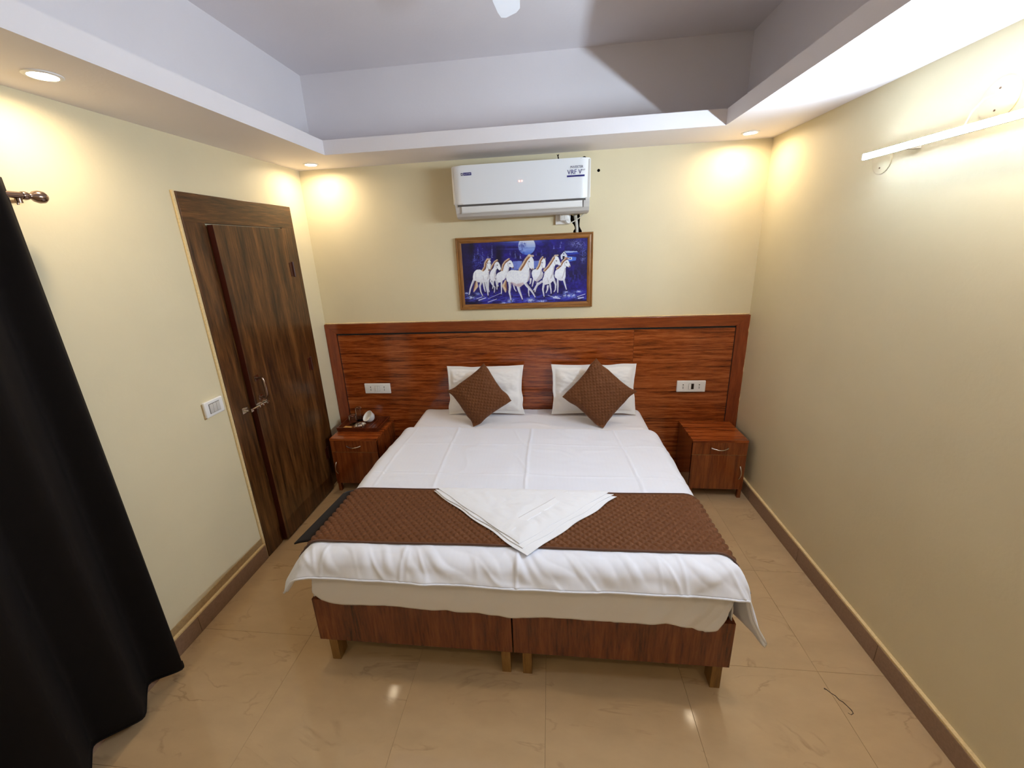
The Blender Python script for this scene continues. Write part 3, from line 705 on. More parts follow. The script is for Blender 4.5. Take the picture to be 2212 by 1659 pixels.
# duvet --------------------------------------------------------------
DX0, DX1, DYB, DYF, DZ = 0.780, 2.437, -0.455, -1.665, 0.590
def duvet_top(x, y):
    puff = 0.006 * fbm(x * 1.7 + 4, y * 1.9, 2) + 0.012 * sstep(-1.30, -1.62, y) - 0.008 * sstep(-0.75, -0.42, y)
    return DZ + puff
def ridge(v, c, w): return np.exp(-((v - c) / w) ** 2)
def duvet_fine(x, y):
    f = 0.0034 * fbm(x * 6, y * 5, 3) + 0.0030 * np.maximum(0, fbm(x * 3 + 11, y * 8 + 2, 3))
    wob = 0.006 * fbm(y * 4 + 9, x * 0 + 2, 2)
    f += 0.0065 * ridge(x + wob, 1.655, 0.007) + 0.004 * ridge(x + wob, 1.150 - 0.03 * (y + 0.8), 0.008) + 0.0045 * ridge(x - wob, 2.235 - 0.06 * (y + 0.9), 0.007) + 0.003 * ridge(x + wob, 0.83, 0.006)
    wob2 = 0.008 * fbm(x * 3, y * 0 + 5, 2)
    f += 0.0028 * ridge(y + wob2, -0.70, 0.006) + 0.003 * ridge(y + wob2, -1.06, 0.006)
    f += 0.0022 * np.maximum(0, 1 - np.abs(fbm(x * 5 + 2 * y + 6, y * 2.2 + 3, 2)) * 8) * sstep(0.1, 0.5, fbm(x * 2 + 9, y * 2, 2) + 0.5)
    f += 0.004 * np.maximum(0, fbm(x * 4.5 + 3, y * 9 + 1, 3)) * sstep(-0.85, -1.1, y) * sstep(1.9, 1.5, x)
    f += 0.003 * np.maximum(0, fbm((x + y) * 8, (x - y) * 3, 2)) * sstep(2.25, 2.4, x)
    return f
ns, nt_ = 330, 260
sL, sR, sF = 0.185, 0.325, 0.125
s = np.linspace(DX0 - sL, DX1 + sR, ns)[:, None] * np.ones((1, nt_))
tb = 0.030
d = np.linspace(-tb, DYB - DYF + sF, nt_)[None, :] * np.ones((ns, 1))
wavy = 0.010 * fbm(s * 2.2, s * 0 + 0.3, 2) + 0.03 * sstep(1.4, 0.9, s) + 0.028 * sstep(0.95, 0.72, s) * 0
yflat = np.clip(DYB - d, DYF, DYB) + wavy * np.clip(1 - d / 0.5, 0, 1)
frd = d - (DYB - DYF)
hy, vy = bend(frd, 0.070, math.radians(62)); hb_, vb = bend(-d, 0.022, PI / 2)
hxl, vxl = bend(DX0 - s, 0.085, math.radians(52)); ha, va = bend(s - DX1, 0.085, math.radians(87)); hb2, vb2 = bend(s - DX1, 0.085, math.radians(69))
kf = sstep(-1.60, -1.78, yflat - hy); hxr, vxr = ha * (1 - kf) + hb2 * kf, va * (1 - kf) + vb2 * kf
X = np.clip(s, DX0, DX1) - hxl + hxr; Y = yflat - hy + hb_
Z = duvet_top(X, Y) - vxl - vxr - vb - vy * (1 - 0.55 * sstep(0.02, 0.12, s - DX1) - 0.35 * sstep(0.02, 0.12, DX0 - s))
Nn = normals(X, Y, Z)
runner_zone = sstep(-1.17, -1.22, Y) * sstep(-1.66, -1.61, Y)
hemf = sstep(-1.60, -1.72, Y)
rad = np.maximum(0, np.sin((s * 1.0 - frd * 0.9) * 44 + 3 * fbm(s * 4, frd * 3, 2))) * sstep(-0.10, 0.06, frd) * (0.35 + 0.65 * np.abs(fbm(s * 3 + 8, s * 0, 2)))
crisp = np.maximum(0, 1 - np.abs(fbm((s - frd * 0.6) * 7.5 + 3, frd * 2.5 + 1, 2)) * 7) * hemf
pleat = 0.0045 * crisp * sstep(-0.12, 0.02, frd) + 0.010 * rad * sstep(0.125, 0.06, frd) + 0.007 * fbm(s * 5.5, frd * 6, 3) * hemf
diag = 0.011 * np.maximum(0, fbm((s + frd * 1.6) * 9, (s - frd) * 1.2, 2)) * hemf * sstep(1.9, 2.2, s)
dsp = duvet_fine(X, Y) * (1 - runner_zone) + pleat + diag + 0.005 * sstep(0.08, 0.125, frd) * np.sin(s * 21)
X, Y, Z = X + Nn[..., 0] * dsp, Y + Nn[..., 1] * dsp, Z + Nn[..., 2] * dsp
me = grid_mesh('duvet', X, Y, Z)
du = link('duvet', me, M['duvet'], None, (1.62, -1.0, DZ), True)
sm = du.modifiers.new('thickness', 'SOLIDIFY'); sm.thickness = 0.016; sm.offset = 1
tag(du, 'creased white satin striped duvet spread over the bed', 'duvet')
# piped hem along the front edge
hm = bmesh.new(); add_tube(hm, [(X[i, -1], Y[i, -1], Z[i, -1] - 0.004) for i in range(0, ns, 3)], 0.005, 6); obj('hem', hm, M['duvet'], du, smooth=True)

# runner --------------------------------------------------------------
def quilt(u, v, p=0.0255, h=0.0095):
    a = np.abs(np.sin(PI * (u + v) / (p * 1.414))); b = np.abs(np.sin(PI * (u - v) / (p * 1.414)))
    return h * np.sqrt(np.minimum(a, b) + 1e-6) ** 1.2
ns, nt_ = 620, 130
rb, rf = -1.212, -1.625
s = np.linspace(DX0 - 0.16, DX1 + 0.27, ns)[:, None] * np.ones((1, nt_)); v = np.linspace(rb, rf, nt_)[None, :] * np.ones((ns, 1))
v = v + 0.006 * np.sin(s * 5) + 0.010 * (s - 1.6) * 0.9
hxl, vxl = bend(DX0 - s, 0.091, math.radians(52)); hxr, vxr = bend(s - DX1, 0.091, math.radians(64))
X = np.clip(s, DX0, DX1) - hxl + hxr; Y = v
Z = duvet_top(X, Y) - vxl - vxr + 0.0045
Nn = normals(X, Y, Z)
edge = np.minimum(sstep(0, 0.02, v - v.min(axis=1, keepdims=True)), sstep(0, 0.02, v.max(axis=1, keepdims=True) - v)) * sstep(0, 0.03, s.max() - s)
dsp = quilt(s, v) * edge + 0.0015
X, Y, Z = X + Nn[..., 0] * dsp, Y + Nn[..., 1] * dsp, Z + Nn[..., 2] * dsp
me = grid_mesh('bed_runner', X, Y, Z)
ru = link('bed_runner', me, M['quilt'], None, (1.62, -1.42, 0.6), True)
tag(ru, 'brown diamond quilted bed runner across the foot of the bed', 'bed runner')
sm = ru.modifiers.new('thickness', 'SOLIDIFY'); sm.thickness = 0.004; sm.offset = 1
for col in (0, -1):
    hm = bmesh.new(); add_tube(hm, [(X[i, col], Y[i, col], Z[i, col] + 0.0005) for i in range(0, ns, 6)], 0.0042, 8); obj('hem', hm, M['quilt_hem'], ru, smooth=True)
# stiff plain end flap standing out on the left
u_ = np.linspace(0, 1, 14)[:, None] * np.ones((1, 30)); w_ = np.linspace(0, 1, 30)[None, :] * np.ones((14, 1))
i0 = int(np.argmin(np.abs(s[:, 0] - (DX0 - 0.045))))
yy = rb - 0.012 + (rf - rb + 0.03) * w_
x_in = DX0 - 0.050; z_in = float(np.mean(Z[i0])) - 0.005
Xf = x_in - (0.066 + 0.040 * w_) * u_; Zf = z_in - 0.006 - 0.020 * u_ ** 2 - 0.004 * w_; Yf = yy
me = grid_mesh('end_flap', Xf, Yf, Zf); ef = link('end_flap', me, M['quilt_dark'], ru, None, True)
sm = ef.modifiers.new('thickness', 'SOLIDIFY'); sm.thickness = 0.006
ef['label'] = 'dark plain end flap sticking out past the left edge'

# towel --------------------------------------------------------------
def tri_slab(name, A, B, Cc, z0, th, n, mat, parent, seed, bump=0.002, wave=0.0, pucker=False):
    """soft folded triangle: A left, B right, C tip"""
    A, B, Cc = [np.array(p, float) for p in (A, B, Cc)]
    idx = {}; V = []; 
    for i in range(n + 1):
        for j in range(n + 1 - i):
            a, b, c = i / n, j / n, 1 - (i + j) / n
            p = A * a + B * b + Cc * c; e = min(a, b, c)
            x, y = p
            y += wave * math.sin(x * 37 + seed) * (1 - min(1, e * 9))
            x += wave * math.sin(y * 41 + seed) * (1 - min(1, e * 9))
            f = 1 - math.exp(-e * 20)
            V.append((x, y, f)); idx[(i, j)] = len(V) - 1
    F = []
    for i in range(n):
        for j in range(n - i):
            F.append((idx[i, j], idx[i + 1, j], idx[i, j + 1]))
            if j < n - i - 1: F.append((idx[i + 1, j], idx[i + 1, j + 1], idx[i, j + 1]))
    Va = np.array(V)
    base = duvet_top(Va[:, 0], Va[:, 1]) + 0.0168 + z0
    zt = base + th * (0.25 + 0.75 * Va[:, 2]) + bump * fbm(Va[:, 0] * 18 + seed, Va[:, 1] * 18, 3) * Va[:, 2]
    if pucker:      # terry pulled into small waves beside the flat band and along the hem
        e1 = (B - Cc) / np.linalg.norm(B - Cc); al = (Va[:, 0] - Cc[0]) * e1[0] + (Va[:, 1] - Cc[1]) * e1[1]; ac = -(Va[:, 0] - Cc[0]) * e1[1] + (Va[:, 1] - Cc[1]) * e1[0]
        zt = zt + Va[:, 2] * 0.0045 * np.maximum(-0.3, np.sin(al * 95 + 2.5 * fbm(al * 9, ac * 9, 2))) * np.exp(-((ac - 0.055) / 0.032) ** 2)
        zt = zt + Va[:, 2] * 0.0035 * np.maximum(0, fbm(al * 26 + 4, ac * 9, 2)) * sstep(0.13, 0.17, ac)
    zb = base
    N = len(V); co = [(x, y, z) for (x, y), z in zip(Va[:, :2], zt)] + [(x, y, z) for (x, y), z in zip(Va[:, :2], zb)]
    bnd = [idx[i, 0] for i in range(n + 1)] + [idx[n - k, k] for k in range(1, n + 1)] + [idx[0, n - k] for k in range(1, n)]
    FF = F + [tuple(N + k for k in f[::-1]) for f in F] + [(bnd[k], bnd[(k + 1) % len(bnd)], N + bnd[(k + 1) % len(bnd)], N + bnd[k]) for k in range(len(bnd))]
    me = bpy.data.meshes.new(name); me.from_pydata(co, [], FF); me.update()
    bm = bmesh.new(); bm.from_mesh(me); bmesh.ops.recalc_face_normals(bm, faces=bm.faces[:]); bm.to_mesh(me); bm.free()
    return link(name, me, mat, parent, None, 60)
t = thing('towel', 'white towel folded into a triangle on the brown runner', 'towel', (1.65, -1.4, 0.61))
tri_slab('lower_fold', (1.182, -1.250), (2.110, -1.255), (1.687, -1.685), 0.0, 0.008, 60, M['towel'], t, 1.0, 0.001, 0.004)
tri_slab('middle_fold', (1.186, -1.246), (2.092, -1.244), (1.672, -1.652), 0.006, 0.008, 60, M['towel'], t, 2.2, 0.001, 0.003)
tri_slab('top_fold', (1.200, -1.236), (2.080, -1.226), (1.656, -1.632), 0.011, 0.010, 110, M['towel'], t, 3.7, 0.003, 0.002, True)
# flat woven band parallel to the right edge
A, B = np.array([1.572, -1.538]), np.array([1.876, -1.232]); wd = np.array([0.036, -0.031])
uu = np.linspace(0, 1, 40)[:, None] * np.ones((1, 8)); ww = np.linspace(0, 1, 8)[None, :] * np.ones((40, 1))
Xb = A[0] + (B - A)[0] * uu + (wd[0] * (1 - uu) + 0.052 * uu) * ww; Yb = A[1] + (B - A)[1] * uu + (wd[1] * (1 - uu) + 0.001 * uu) * ww
Zb = duvet_top(Xb, Yb) + 0.0168 + 0.011 + 0.0100 - 0.0085 * (np.exp(-uu * 16) + np.exp(-(1 - uu) * 14)) + 0.0010 * fbm(Xb * 10, Yb * 10, 2)
bd = link('woven_band', grid_mesh('woven_band', Xb, Yb, Zb), M['towel_band'], t, None, True)
sm = bd.modifiers.new('thickness', 'SOLIDIFY'); sm.thickness = 0.003; sm.offset = 0

# pillows and cushions --------------------------------------------------------------
def pillow_mesh(w, h, T, n=80, flange=0.0, pinch=0.06, quilted=False, seed=0.0, ripple=0.003, power=0.55):
    """flat local cushion: u across, v up, thickness along n; returns front and back grids"""
    g = np.linspace(-1, 1, n); u = g[:, None] * np.ones((1, n)); v = g[None, :] * np.ones((n, 1))
    fu, fv = 1 - flange / (w / 2), 1 - flange / (h / 2)
    iu, iv = np.clip(np.abs(u) / fu, 0, 1), np.clip(np.abs(v) / fv, 0, 1)
    th = T / 2 * ((1 - iu ** 2.6) * (1 - iv ** 2.6)) ** power
    x = u * w / 2 * (1 - pinch * (1 - v ** 2) * np.abs(u) ** 2); y = v * h / 2 * (1 - pinch * (1 - u ** 2) * np.abs(v) ** 2)
    x = x + 0.006 * vnoise(v * 3 + seed, u * 0 + 1) * np.abs(u); y = y + 0.006 * vnoise(u * 3 + seed + 7, v * 0 + 2) * np.abs(v)
    soft = np.minimum(1, th / (T * 0.2))
    th_f = th + ripple * fbm(u * 4 + seed, v * 4, 3) * soft
    if quilted: th_f = th_f + quilt(x, y, 0.022, 0.0055) * np.minimum(1, th / 0.01)
    rim = 0.0018
    return x, y, th_f + rim, -th - rim

def pillow(name, w, h, T, centre, tilt, roll, mat, label, cat, group, turn=0.0, zmin=None, **kw):
    x, y, zf, zb_ = pillow_mesh(w, h, T, **kw)
    n = x.shape[0]
    co = np.concatenate([np.stack([x, y, zf], -1).reshape(-1, 3), np.stack([x, y, zb_], -1).reshape(-1, 3)])
    i = np.arange(n * n).reshape(n, n); a, b, c, d = [k.reshape(-1) for k in (i[:-1, :-1], i[1:, :-1], i[1:, 1:], i[:-1, 1:])]
    N = n * n; f = np.stack([a, b, c, d], -1); fb = np.stack([d, c, b, a], -1) + N
    bl = list(i[:, 0]) + list(i[-1, 1:]) + list(i[-2::-1, -1]) + list(i[0, -2:0:-1])
    rimf = [(int(bl[k]), int(N + bl[k]), int(N + bl[(k + 1) % len(bl)]), int(bl[(k + 1) % len(bl)])) for k in range(len(bl))]
    # local (u, v, n) -> world: u along x, v up, n towards the viewer (-y)
    R0 = Matrix(((1, 0, 0), (0, 0, -1), (0, 1, 0)))
    R = Matrix.Rotation(turn, 3, 'Z') @ Matrix.Rotation(tilt, 3, 'X') @ R0 @ Matrix.Rotation(roll, 3, 'Z')
    Rn = np.array(R); co = co @ Rn.T + np.array(centre)
    if zmin is not None:        # the corner that rests on the bed folds forward
        ex = np.maximum(0, zmin + 0.02 - co[:, 2]); co[:, 1] -= ex * 0.55; co[:, 2] = np.where(co[:, 2] < zmin + 0.02, zmin + 0.02 * np.exp(-ex / 0.02) + 0.004 * np.abs(np.sin(ex * 60)), co[:, 2])
    me = bpy.data.meshes.new(name); me.from_pydata(co.tolist(), [], f.tolist() + fb.tolist() + rimf); me.update()
    o = link(name, me, mat, None, (centre[0], centre[1], co[:, 2].min()), True)
    tag(o, label, cat, group); return o
pillow('pillow', 0.600, 0.385, 0.115, (1.285, -0.112, 0.745), math.radians(-11), math.radians(0.5), M['pillow'], 'white pillow leaning on the headboard, the left one', 'pillow', 'white pillows', flange=0.028, pinch=0.05, seed=1.0, ripple=0.008)
pillow('pillow', 0.628, 0.385, 0.115, (2.107, -0.112, 0.751), math.radians(-11), math.radians(0.6), M['pillow'], 'white pillow leaning on the headboard, the right one', 'pillow', 'white pillows', flange=0.028, pinch=0.05, seed=5.0, ripple=0.008)
pillow('cushion', 0.345, 0.345, 0.115, (1.270, -0.272, 0.760), math.radians(-20), math.radians(36.5), M['quilt'], 'brown quilted cushion on its corner against the left pillow', 'cushion', 'brown quilted cushions', pinch=0.07, quilted=True, seed=2.0, n=150, power=0.7, zmin=0.556)
pillow('cushion', 0.368, 0.368, 0.115, (2.131, -0.272, 0.772), math.radians(-19), math.radians(49), M['quilt'], 'brown quilted cushion on its corner against the right pillow', 'cushion', 'brown quilted cushions', pinch=0.07, quilted=True, seed=3.0, n=150, power=0.7, zmin=0.556)

# ------------------------------------------------------------------ air conditioner
ax0, ax1 = 1.160, 2.055
t = thing('air_conditioner', 'white split air conditioner on the back wall above the painting', 'air conditioner', ((ax0 + ax1) / 2, 0, 2.01))
prof = [(-0.004, 2.318), (-0.165, 2.318), (-0.188, 2.308), (-0.192, 2.080), (-0.188, 2.062), (-0.178, 2.032), (-0.160, 2.010), (-0.13, 2.000), (-0.004, 2.000)]
obj('body', prism(prof, 'x', ax0 + 0.012, ax1 - 0.004, 0.003), M['grey_plastic'], t, smooth=40)
# front panel: bowed slab with rounded ends
n = 40; pf = []
for k in range(n + 1):
    x = ax0 + (ax1 - ax0) * k / n; e = min(x - ax0, ax1 - x)
    pf.append((x, -0.206 + 0.030 * max(0, 1 - e / 0.075) ** 2.4))
poly = pf + [(ax1, -0.150), (ax0, -0.150)]
bm = prism(poly, 'z', 2.083, 2.318)
bmesh.ops.bevel(bm, geom=[e for e in bm.edges if abs(e.verts[0].co.z - e.verts[1].co.z) < 1e-6], offset=0.005, segments=2, affect='EDGES')
fp = obj('front_panel', bm, M['ac'], t, smooth=35)
obj('panel_gap', box(ax0 + 0.03, ax1 - 0.03, -0.196, -0.14, 2.071, 2.083), M['gap'], t)
lv = obj('louver', prism([(-0.1955, 2.072), (-0.1985, 2.066), (-0.190, 2.036), (-0.184, 2.030), (-0.180, 2.036), (-0.188, 2.070)], 'x', ax0 + 0.055, ax1 - 0.050, 0.001), M['white_plastic'], t, smooth=40)
obj('louver_slot', box(ax0 + 0.052, ax1 - 0.047, -0.1895, -0.18, 2.029, 2.073), M['grey_plastic'], t)
for xx in (ax1 - 0.0465,): obj('louver_gap', prism([(-0.1945, 2.074), (-0.197, 2.066), (-0.187, 2.033), (-0.176, 2.030), (-0.18, 2.07)], 'x', xx, xx + 0.0035), M['slot'], t)
YA = -0.2066
obj('badge', box(1.243, 1.296, YA - 0.0006, YA + 0.001, 2.257, 2.274), M['navy'], fp)
text_on_front('badge_lettering', 'BLUE STAR', 0.0095, 1.2475, YA - 0.0009, 2.2622, 0.044, M['white_plastic'], fp, 0.0002)
bm = box(1.227, 1.240, YA - 0.0006, YA + 0.001, 2.257, 2.273)
obj('emblem', bm, M['greyprint'], fp)
sp = [(1.2335 + (0.0055 if k % 2 == 0 else 0.0022) * math.sin(k * PI / 5), 2.265 + (0.0055 if k % 2 == 0 else 0.0022) * math.cos(k * PI / 5)) for k in range(10)]
obj('emblem_star', prism(sp, 'y', YA - 0.001, YA), M['white_plastic'], fp)
text_on_front('lettering', 'INVERTER', 0.021, 1.928, YA - 0.0003, 2.2585, 0.078, M['greyprint'], fp)
text_on_front('lettering', 'VRF V', 0.038, 1.908, YA - 0.0003, 2.2245, 0.090, M['navy'], fp)
text_on_front('lettering', 'PLUS', 0.010, 1.997, YA + 0.0002, 2.244, 0.022, M['greyprint'], fp)
obj('underline_bar', box(1.906, 2.016, YA - 0.0006, YA + 0.001, 2.209, 2.219), M['navy'], fp)
text_on_front('bar_lettering', 'TECHNOLOGY', 0.006, 1.930, YA - 0.0008, 2.2118, 0.058, M['greyprint'], fp, 0.0002)
for xx in (1.6035, 1.6205):
    obj('display_digit', lathe([(0.0005, -0.0012), (0.0042, -0.001), (0.0045, 0.0005), (0.0005, 0.0005)], (xx, YA, 2.2045), 'y', 14), M['led'], fp)

# socket, plug, cord and drain pipe under it
t = thing('wall_socket', 'square white power socket on the wall under the air conditioner', 'socket', (1.885, 0, 1.985))
obj('plate', box(1.835, 1.938, -0.020, 0, 1.938, 2.026, 0.003), M['white_plastic'], t, smooth=40)
obj('back_box', box(1.8315, 1.836, -0.014, 0, 1.937, 2.026), M['band'], t)
t = thing('power_plug', 'chunky white plug pushed into the socket under the air conditioner', 'plug', (1.893, -0.02, 1.98))
bm = bmesh.new(); add_box(bm, 1.862, 1.928, -0.058, -0.0205, 1.960, 2.012, 0.012, 3)
obj('plug_body', bm, M['white_plastic'], t, smooth=50)
bm = bmesh.new()
for k in range(3): add_box(bm, 1.872 + 0.012 * k, 1.876 + 0.012 * k, -0.0592, -0.0575, 1.968, 2.004, 0.0005)
obj('grip_ridge', bm, M['grey_plastic'], t)
obj('cord_grip', tube([(1.905, -0.045, 1.962), (1.916, -0.040, 1.948), (1.930, -0.036, 1.943)], [0.008, 0.006, 0.005], 10), M['white_plastic'], t, smooth=True)
obj('cord', tube([(1.930, -0.036, 1.943), (1.940, -0.034, 1.944), (1.964, -0.032, 1.955), (1.985, -0.033, 1.966), (2.002, -0.034, 1.976), (2.019, -0.036, 1.990), (2.033, -0.045, 2.003)], 0.0032, 8), M['pvc'], t, smooth=True)
tag(obj('drain_pipe', tube([(1.972, 0.008, 2.0), (1.974, 0.010, 1.985), (1.979, 0.014, 1.955), (1.985, 0.015, 1.91), (1.987, 0.015, 1.81)], [0.0135, 0.0125, 0.0115, 0.011, 0.011], 14), M['pvc'], smooth=True), 'white drain pipe in the broken chase between air conditioner and painting', 'pipe')

# ------------------------------------------------------------------ framed painting of seven white horses
px0, px1, pz0, pz1 = 1.115, 2.096, 1.360, 1.880
t = thing('framed_picture', 'oak framed blue moonlit painting of seven running white horses', 'picture', ((px0 + px1) / 2, 0, pz0))
fw = 0.040
def frame_side(a, b, c_, d_, mat):
    # mitred moulding: four outline corners (x,z); outer edge a-b, inner edge c_-d_
    bm = bmesh.new()
    def mid(p, q_, k): return (p[0] + (q_[0] - p[0]) * k, p[1] + (q_[1] - p[1]) * k)
    prof_ = [(0.0, -0.003), (0.0, -0.020), (0.12, -0.026), (0.22, -0.026), (0.28, -0.022), (0.36, -0.021), (0.60, -0.023), (0.85, -0.020), (1.0, -0.014), (1.0, -0.003)]
    L = [bm.verts.new((mid(a, d_, k)[0], y, mid(a, d_, k)[1])) for k, y in prof_]; R_ = [bm.verts.new((mid(b, c_, k)[0], y, mid(b, c_, k)[1])) for k, y in prof_]
    for i in range(len(prof_)): n_ = (i + 1) % len(prof_); bm.faces.new((L[i], R_[i], R_[n_], L[n_]))
    bm.faces.new(L[::-1]); bm.faces.new(R_)
    obj('frame_side', bm, mat, t)
o1, o2, o3, o4 = (px0, pz1), (px1, pz1), (px1, pz0), (px0, pz0)
i1, i2, i3, i4 = (px0 + fw, pz1 - fw), (px1 - fw, pz1 - fw), (px1 - fw, pz0 + fw), (px0 + fw, pz0 + fw)
frame_side(o1, o2, i2, i1, M['oak']); frame_side(o3, o4, i4, i3, M['oak']); frame_side(o2, o3, i3, i2, M['oak_z']); frame_side(o4, o1, i1, i4, M['oak_z'])
obj('backing', box(px0 + 0.006, px1 - 0.006, -0.012, -0.002, pz0 + 0.006, pz1 - 0.006), M['raw'], t)

def paint():
    """the print as a colour grid in its own coordinates (units follow the photographed print's pixels)"""
    nu, nv = 420, 212
    u = np.linspace(0, 1, nu)[:, None] * np.ones((1, nv)); v = np.linspace(0, 1, nv)[None, :] * np.ones((nu, 1))
    TLc, TRc, BRc, BLc = [np.array(p) for p in ((994.6, 524.7), (1271.6, 515.75), (1266.6, 651.3), (1004.4, 656.7))]
    P = TLc * ((1 - u) * v)[..., None] + TRc * (u * v)[..., None] + BRc * (u * (1 - v))[..., None] + BLc * ((1 - u) * (1 - v))[..., None]
    px, py = P[..., 0], P[..., 1]
    col = np.zeros((nu, nv, 3))
    S = lambda r, g, b: np.array([r, g, b]) / 255.0
    yy = (py - 516) / 140.0
    base = S(28, 21, 106) * np.ones((nu, nv, 1))
    n1 = fbm(px * 0.06, py * 0.06, 4)[..., None]; n2 = fbm(px * 0.25, py * 0.3, 3)[..., None]
    col = base * (1 + 0.25 * n1 + 0.18 * n2)
    def blend(mask, c, a=1.0):
        nonlocal col
        m = np.clip(mask, 0, 1)[..., None] * a; col = col * (1 - m) + c * m
    def inpoly(pts):
        inside = np.zeros((nu, nv), bool); n = len(pts)
        for i in range(n):
            x1, y1 = pts[i]; x2, y2 = pts[(i + 1) % n]
            if y1 == y2: continue
            c = ((y1 > py) != (y2 > py)) & (px < (x2 - x1) * (py - y1) / (y2 - y1) + x1); inside ^= c
        return inside.astype(float)
    def smoothpoly(pts, it=2):
        for _ in range(it):
            o = []
            for i in range(len(pts)):
                a, b = np.array(pts[i]), np.array(pts[(i + 1) % len(pts)]); o += [tuple(a * .75 + b * .25), tuple(a * .25 + b * .75)]
            pts = o
        return pts
    def stroke(pts, rs, soft=0.35):
        m = np.zeros((nu, nv))
        for (a, b, ra, rb_) in zip(pts[:-1], pts[1:], rs[:-1], rs[1:]):
            dx, dy = b[0] - a[0], b[1] - a[1]; L2 = dx * dx + dy * dy + 1e-9
            k = np.clip(((px - a[0]) * dx + (py - a[1]) * dy) / L2, 0, 1)
            dist = np.hypot(px - a[0] - k * dx, py - a[1] - k * dy); r = ra + (rb_ - ra) * k
            m = np.maximum(m, np.clip((r - dist) / soft + 0.5, 0, 1))
        return m
    def blob(x, y, rx, ry): return np.exp(-(((px - x) / rx) ** 2 + ((py - y) / ry) ** 2))
    A = lambda x, y: (990 + x / 10.7, 510 + y / 10.7)       # left half
    B = lambda x, y: (1120 + x / 10.706, 510 + y / 10.706)  # right half
    # dark woods, sky, lake
    blend(sstep(1030, 996, px) * 0.9, S(18, 14, 52), 0.85); blend(sstep(1245, 1272, px) * sstep(560, 530, py) * 0, S(16, 14, 60))
    blend(blob(1018, 535, 7, 40), S(12, 10, 40), 0.9); blend(blob(1079, 550, 7, 26), S(14, 10, 44), 0.95)
    blend(blob(1262, 560, 16, 30), S(18, 16, 60), 0.7); blend(blob(1240, 592, 30, 10), S(22, 16, 66), 0.8)
    blend(blob(1060, 590, 60, 16), S(22, 16, 78), 0.4)
    blend(blob(1125, 521, 48, 4.5), S(120, 150, 225), 0.8); blend(blob(1120, 528, 50, 3), S(60, 80, 190), 0.5); blend(blob(1110, 537, 28, 1.0), S(90, 105, 205), 0.6)
    blend(inpoly([A(1290, 565), A(1500, 565), A(1500, 760), A(1240, 760)]), S(110, 130, 215), 0.85)
    blend(inpoly([B(380, 560), B(520, 560), B(460, 720), B(380, 740)]), S(105, 130, 215), 0.85); blend(inpoly([B(0, 560), B(100, 560), B(60, 720), B(0, 740)]), S(110, 132, 216), 0.85)
    lake = sstep(0.15, 0.6, np.sin(py * 2.6 + fbm(px * .2, py * .2, 2))) * ((py > 563) & (py < 580) & (px > 1110) & (px < 1170))
    blend(lake, S(160, 175, 235), 0.45)
    # moon
    mc = B(225, 225); md = np.hypot(px - mc[0], (py - mc[1]) * 1.0); mm = np.clip((18.6 - md) / 0.5 + .5, 0, 1)
    tshade = np.clip((py - 520) / 30, 0, 1)[..., None]
    moonc = S(226, 232, 246) * (1 - tshade) + S(70, 110, 215) * tshade
    m_ = mm[..., None]; col = col * (1 - m_) + moonc * m_
    blend(mm * ((py > 534.5) & (py < 536)), S(60, 90, 190), 0.5)
    for (x, y, rx, ry) in ((1130, 527, 4, 3), (1134, 531, 5, 3), (1127, 531, 4, 2.2), (1136, 526, 3, 2), (1131, 537, 1.2, 5), (1128, 541, 4, 1.6)): blend(blob(x, y, rx, ry) * (fbm(px * .9, py * .9, 2) > -0.4), S(46, 60, 160), 0.85)
    blend(blob(*B(155, 335), 4, 1.2), S(170, 195, 240), 0.8); blend(blob(*A(1540, 395), 2, 5), S(40, 60, 160), .6)
    # frosted trees
    def frost(x, y, w, h, a=0.9, c=(140, 152, 228)):
        cone = np.clip(1 - np.abs(px - x) / (w * np.clip((py - (y - h)) / (2 * h), 0.12, 1) + .01), 0, 1) * (np.abs(py - y) < h)
        blend((fbm(px * 0.9 + x, py * 1.1, 2) > 0.05) * cone, S(*c), a)
    for x, y, w, h in ((460, 320, 4, 8), (570, 390, 5, 14), (795, 340, 4, 13), (700, 440, 3, 6), (375, 470, 4, 8), (1225, 380, 3, 5), (1345, 410, 4, 9), (1460, 450, 3.5, 6)): frost(*A(x, y), w, h)
    for x, y, w, h in ((75, 440, 3, 6), (440, 400, 2, 5), (572, 360, 2.4, 7.5), (850, 260, 3, 4), (1000, 230, 3.5, 5), (1020, 150, 3, 3)): frost(*B(x, y), w, h, 0.85, (150, 165, 235))
    blend(blob(1035, 562, 16, 16) * (fbm(px * .55, py * .7, 3) > 0.15), S(84, 100, 205), 0.8)
    blend(blob(1250, 528, 16, 8) * (fbm(px * .5, py * .9, 3) > 0.1), S(170, 180, 235), 0.75); blend(blob(1262, 545, 8, 14) * (fbm(px * .6, py * .8, 3) > 0.2), S(100, 115, 210), 0.7)
    blend(blob(1261, 560, 5, 8) * (fbm(px * .6, py * .8, 3) > 0), S(140, 155, 230), 0.7); blend(blob(1240, 600, 24, 20) * (fbm(px * .3, py * .2, 3) > 0.25), S(60, 62, 170), 0.6)
    # house
    blend(inpoly([B(1095, 345), B(1380, 355), B(1420, 410), B(1165, 440)]), S(40, 60, 170)); blend(inpoly([B(1095, 345), B(1380, 355), B(1390, 375), B(1120, 390)]), S(190, 210, 245), 0.8)
    blend(inpoly([B(1150, 460), B(1360, 490), B(1350, 560), B(1170, 590)]), S(70, 110, 215)); blend(inpoly([B(1190, 490), B(1260, 490), B(1260, 545), B(1190, 545)]), S(215, 225, 245)); blend(inpoly([B(1200, 500), B(1240, 500), B(1240, 525), B(1200, 525)]), S(24, 22, 60))
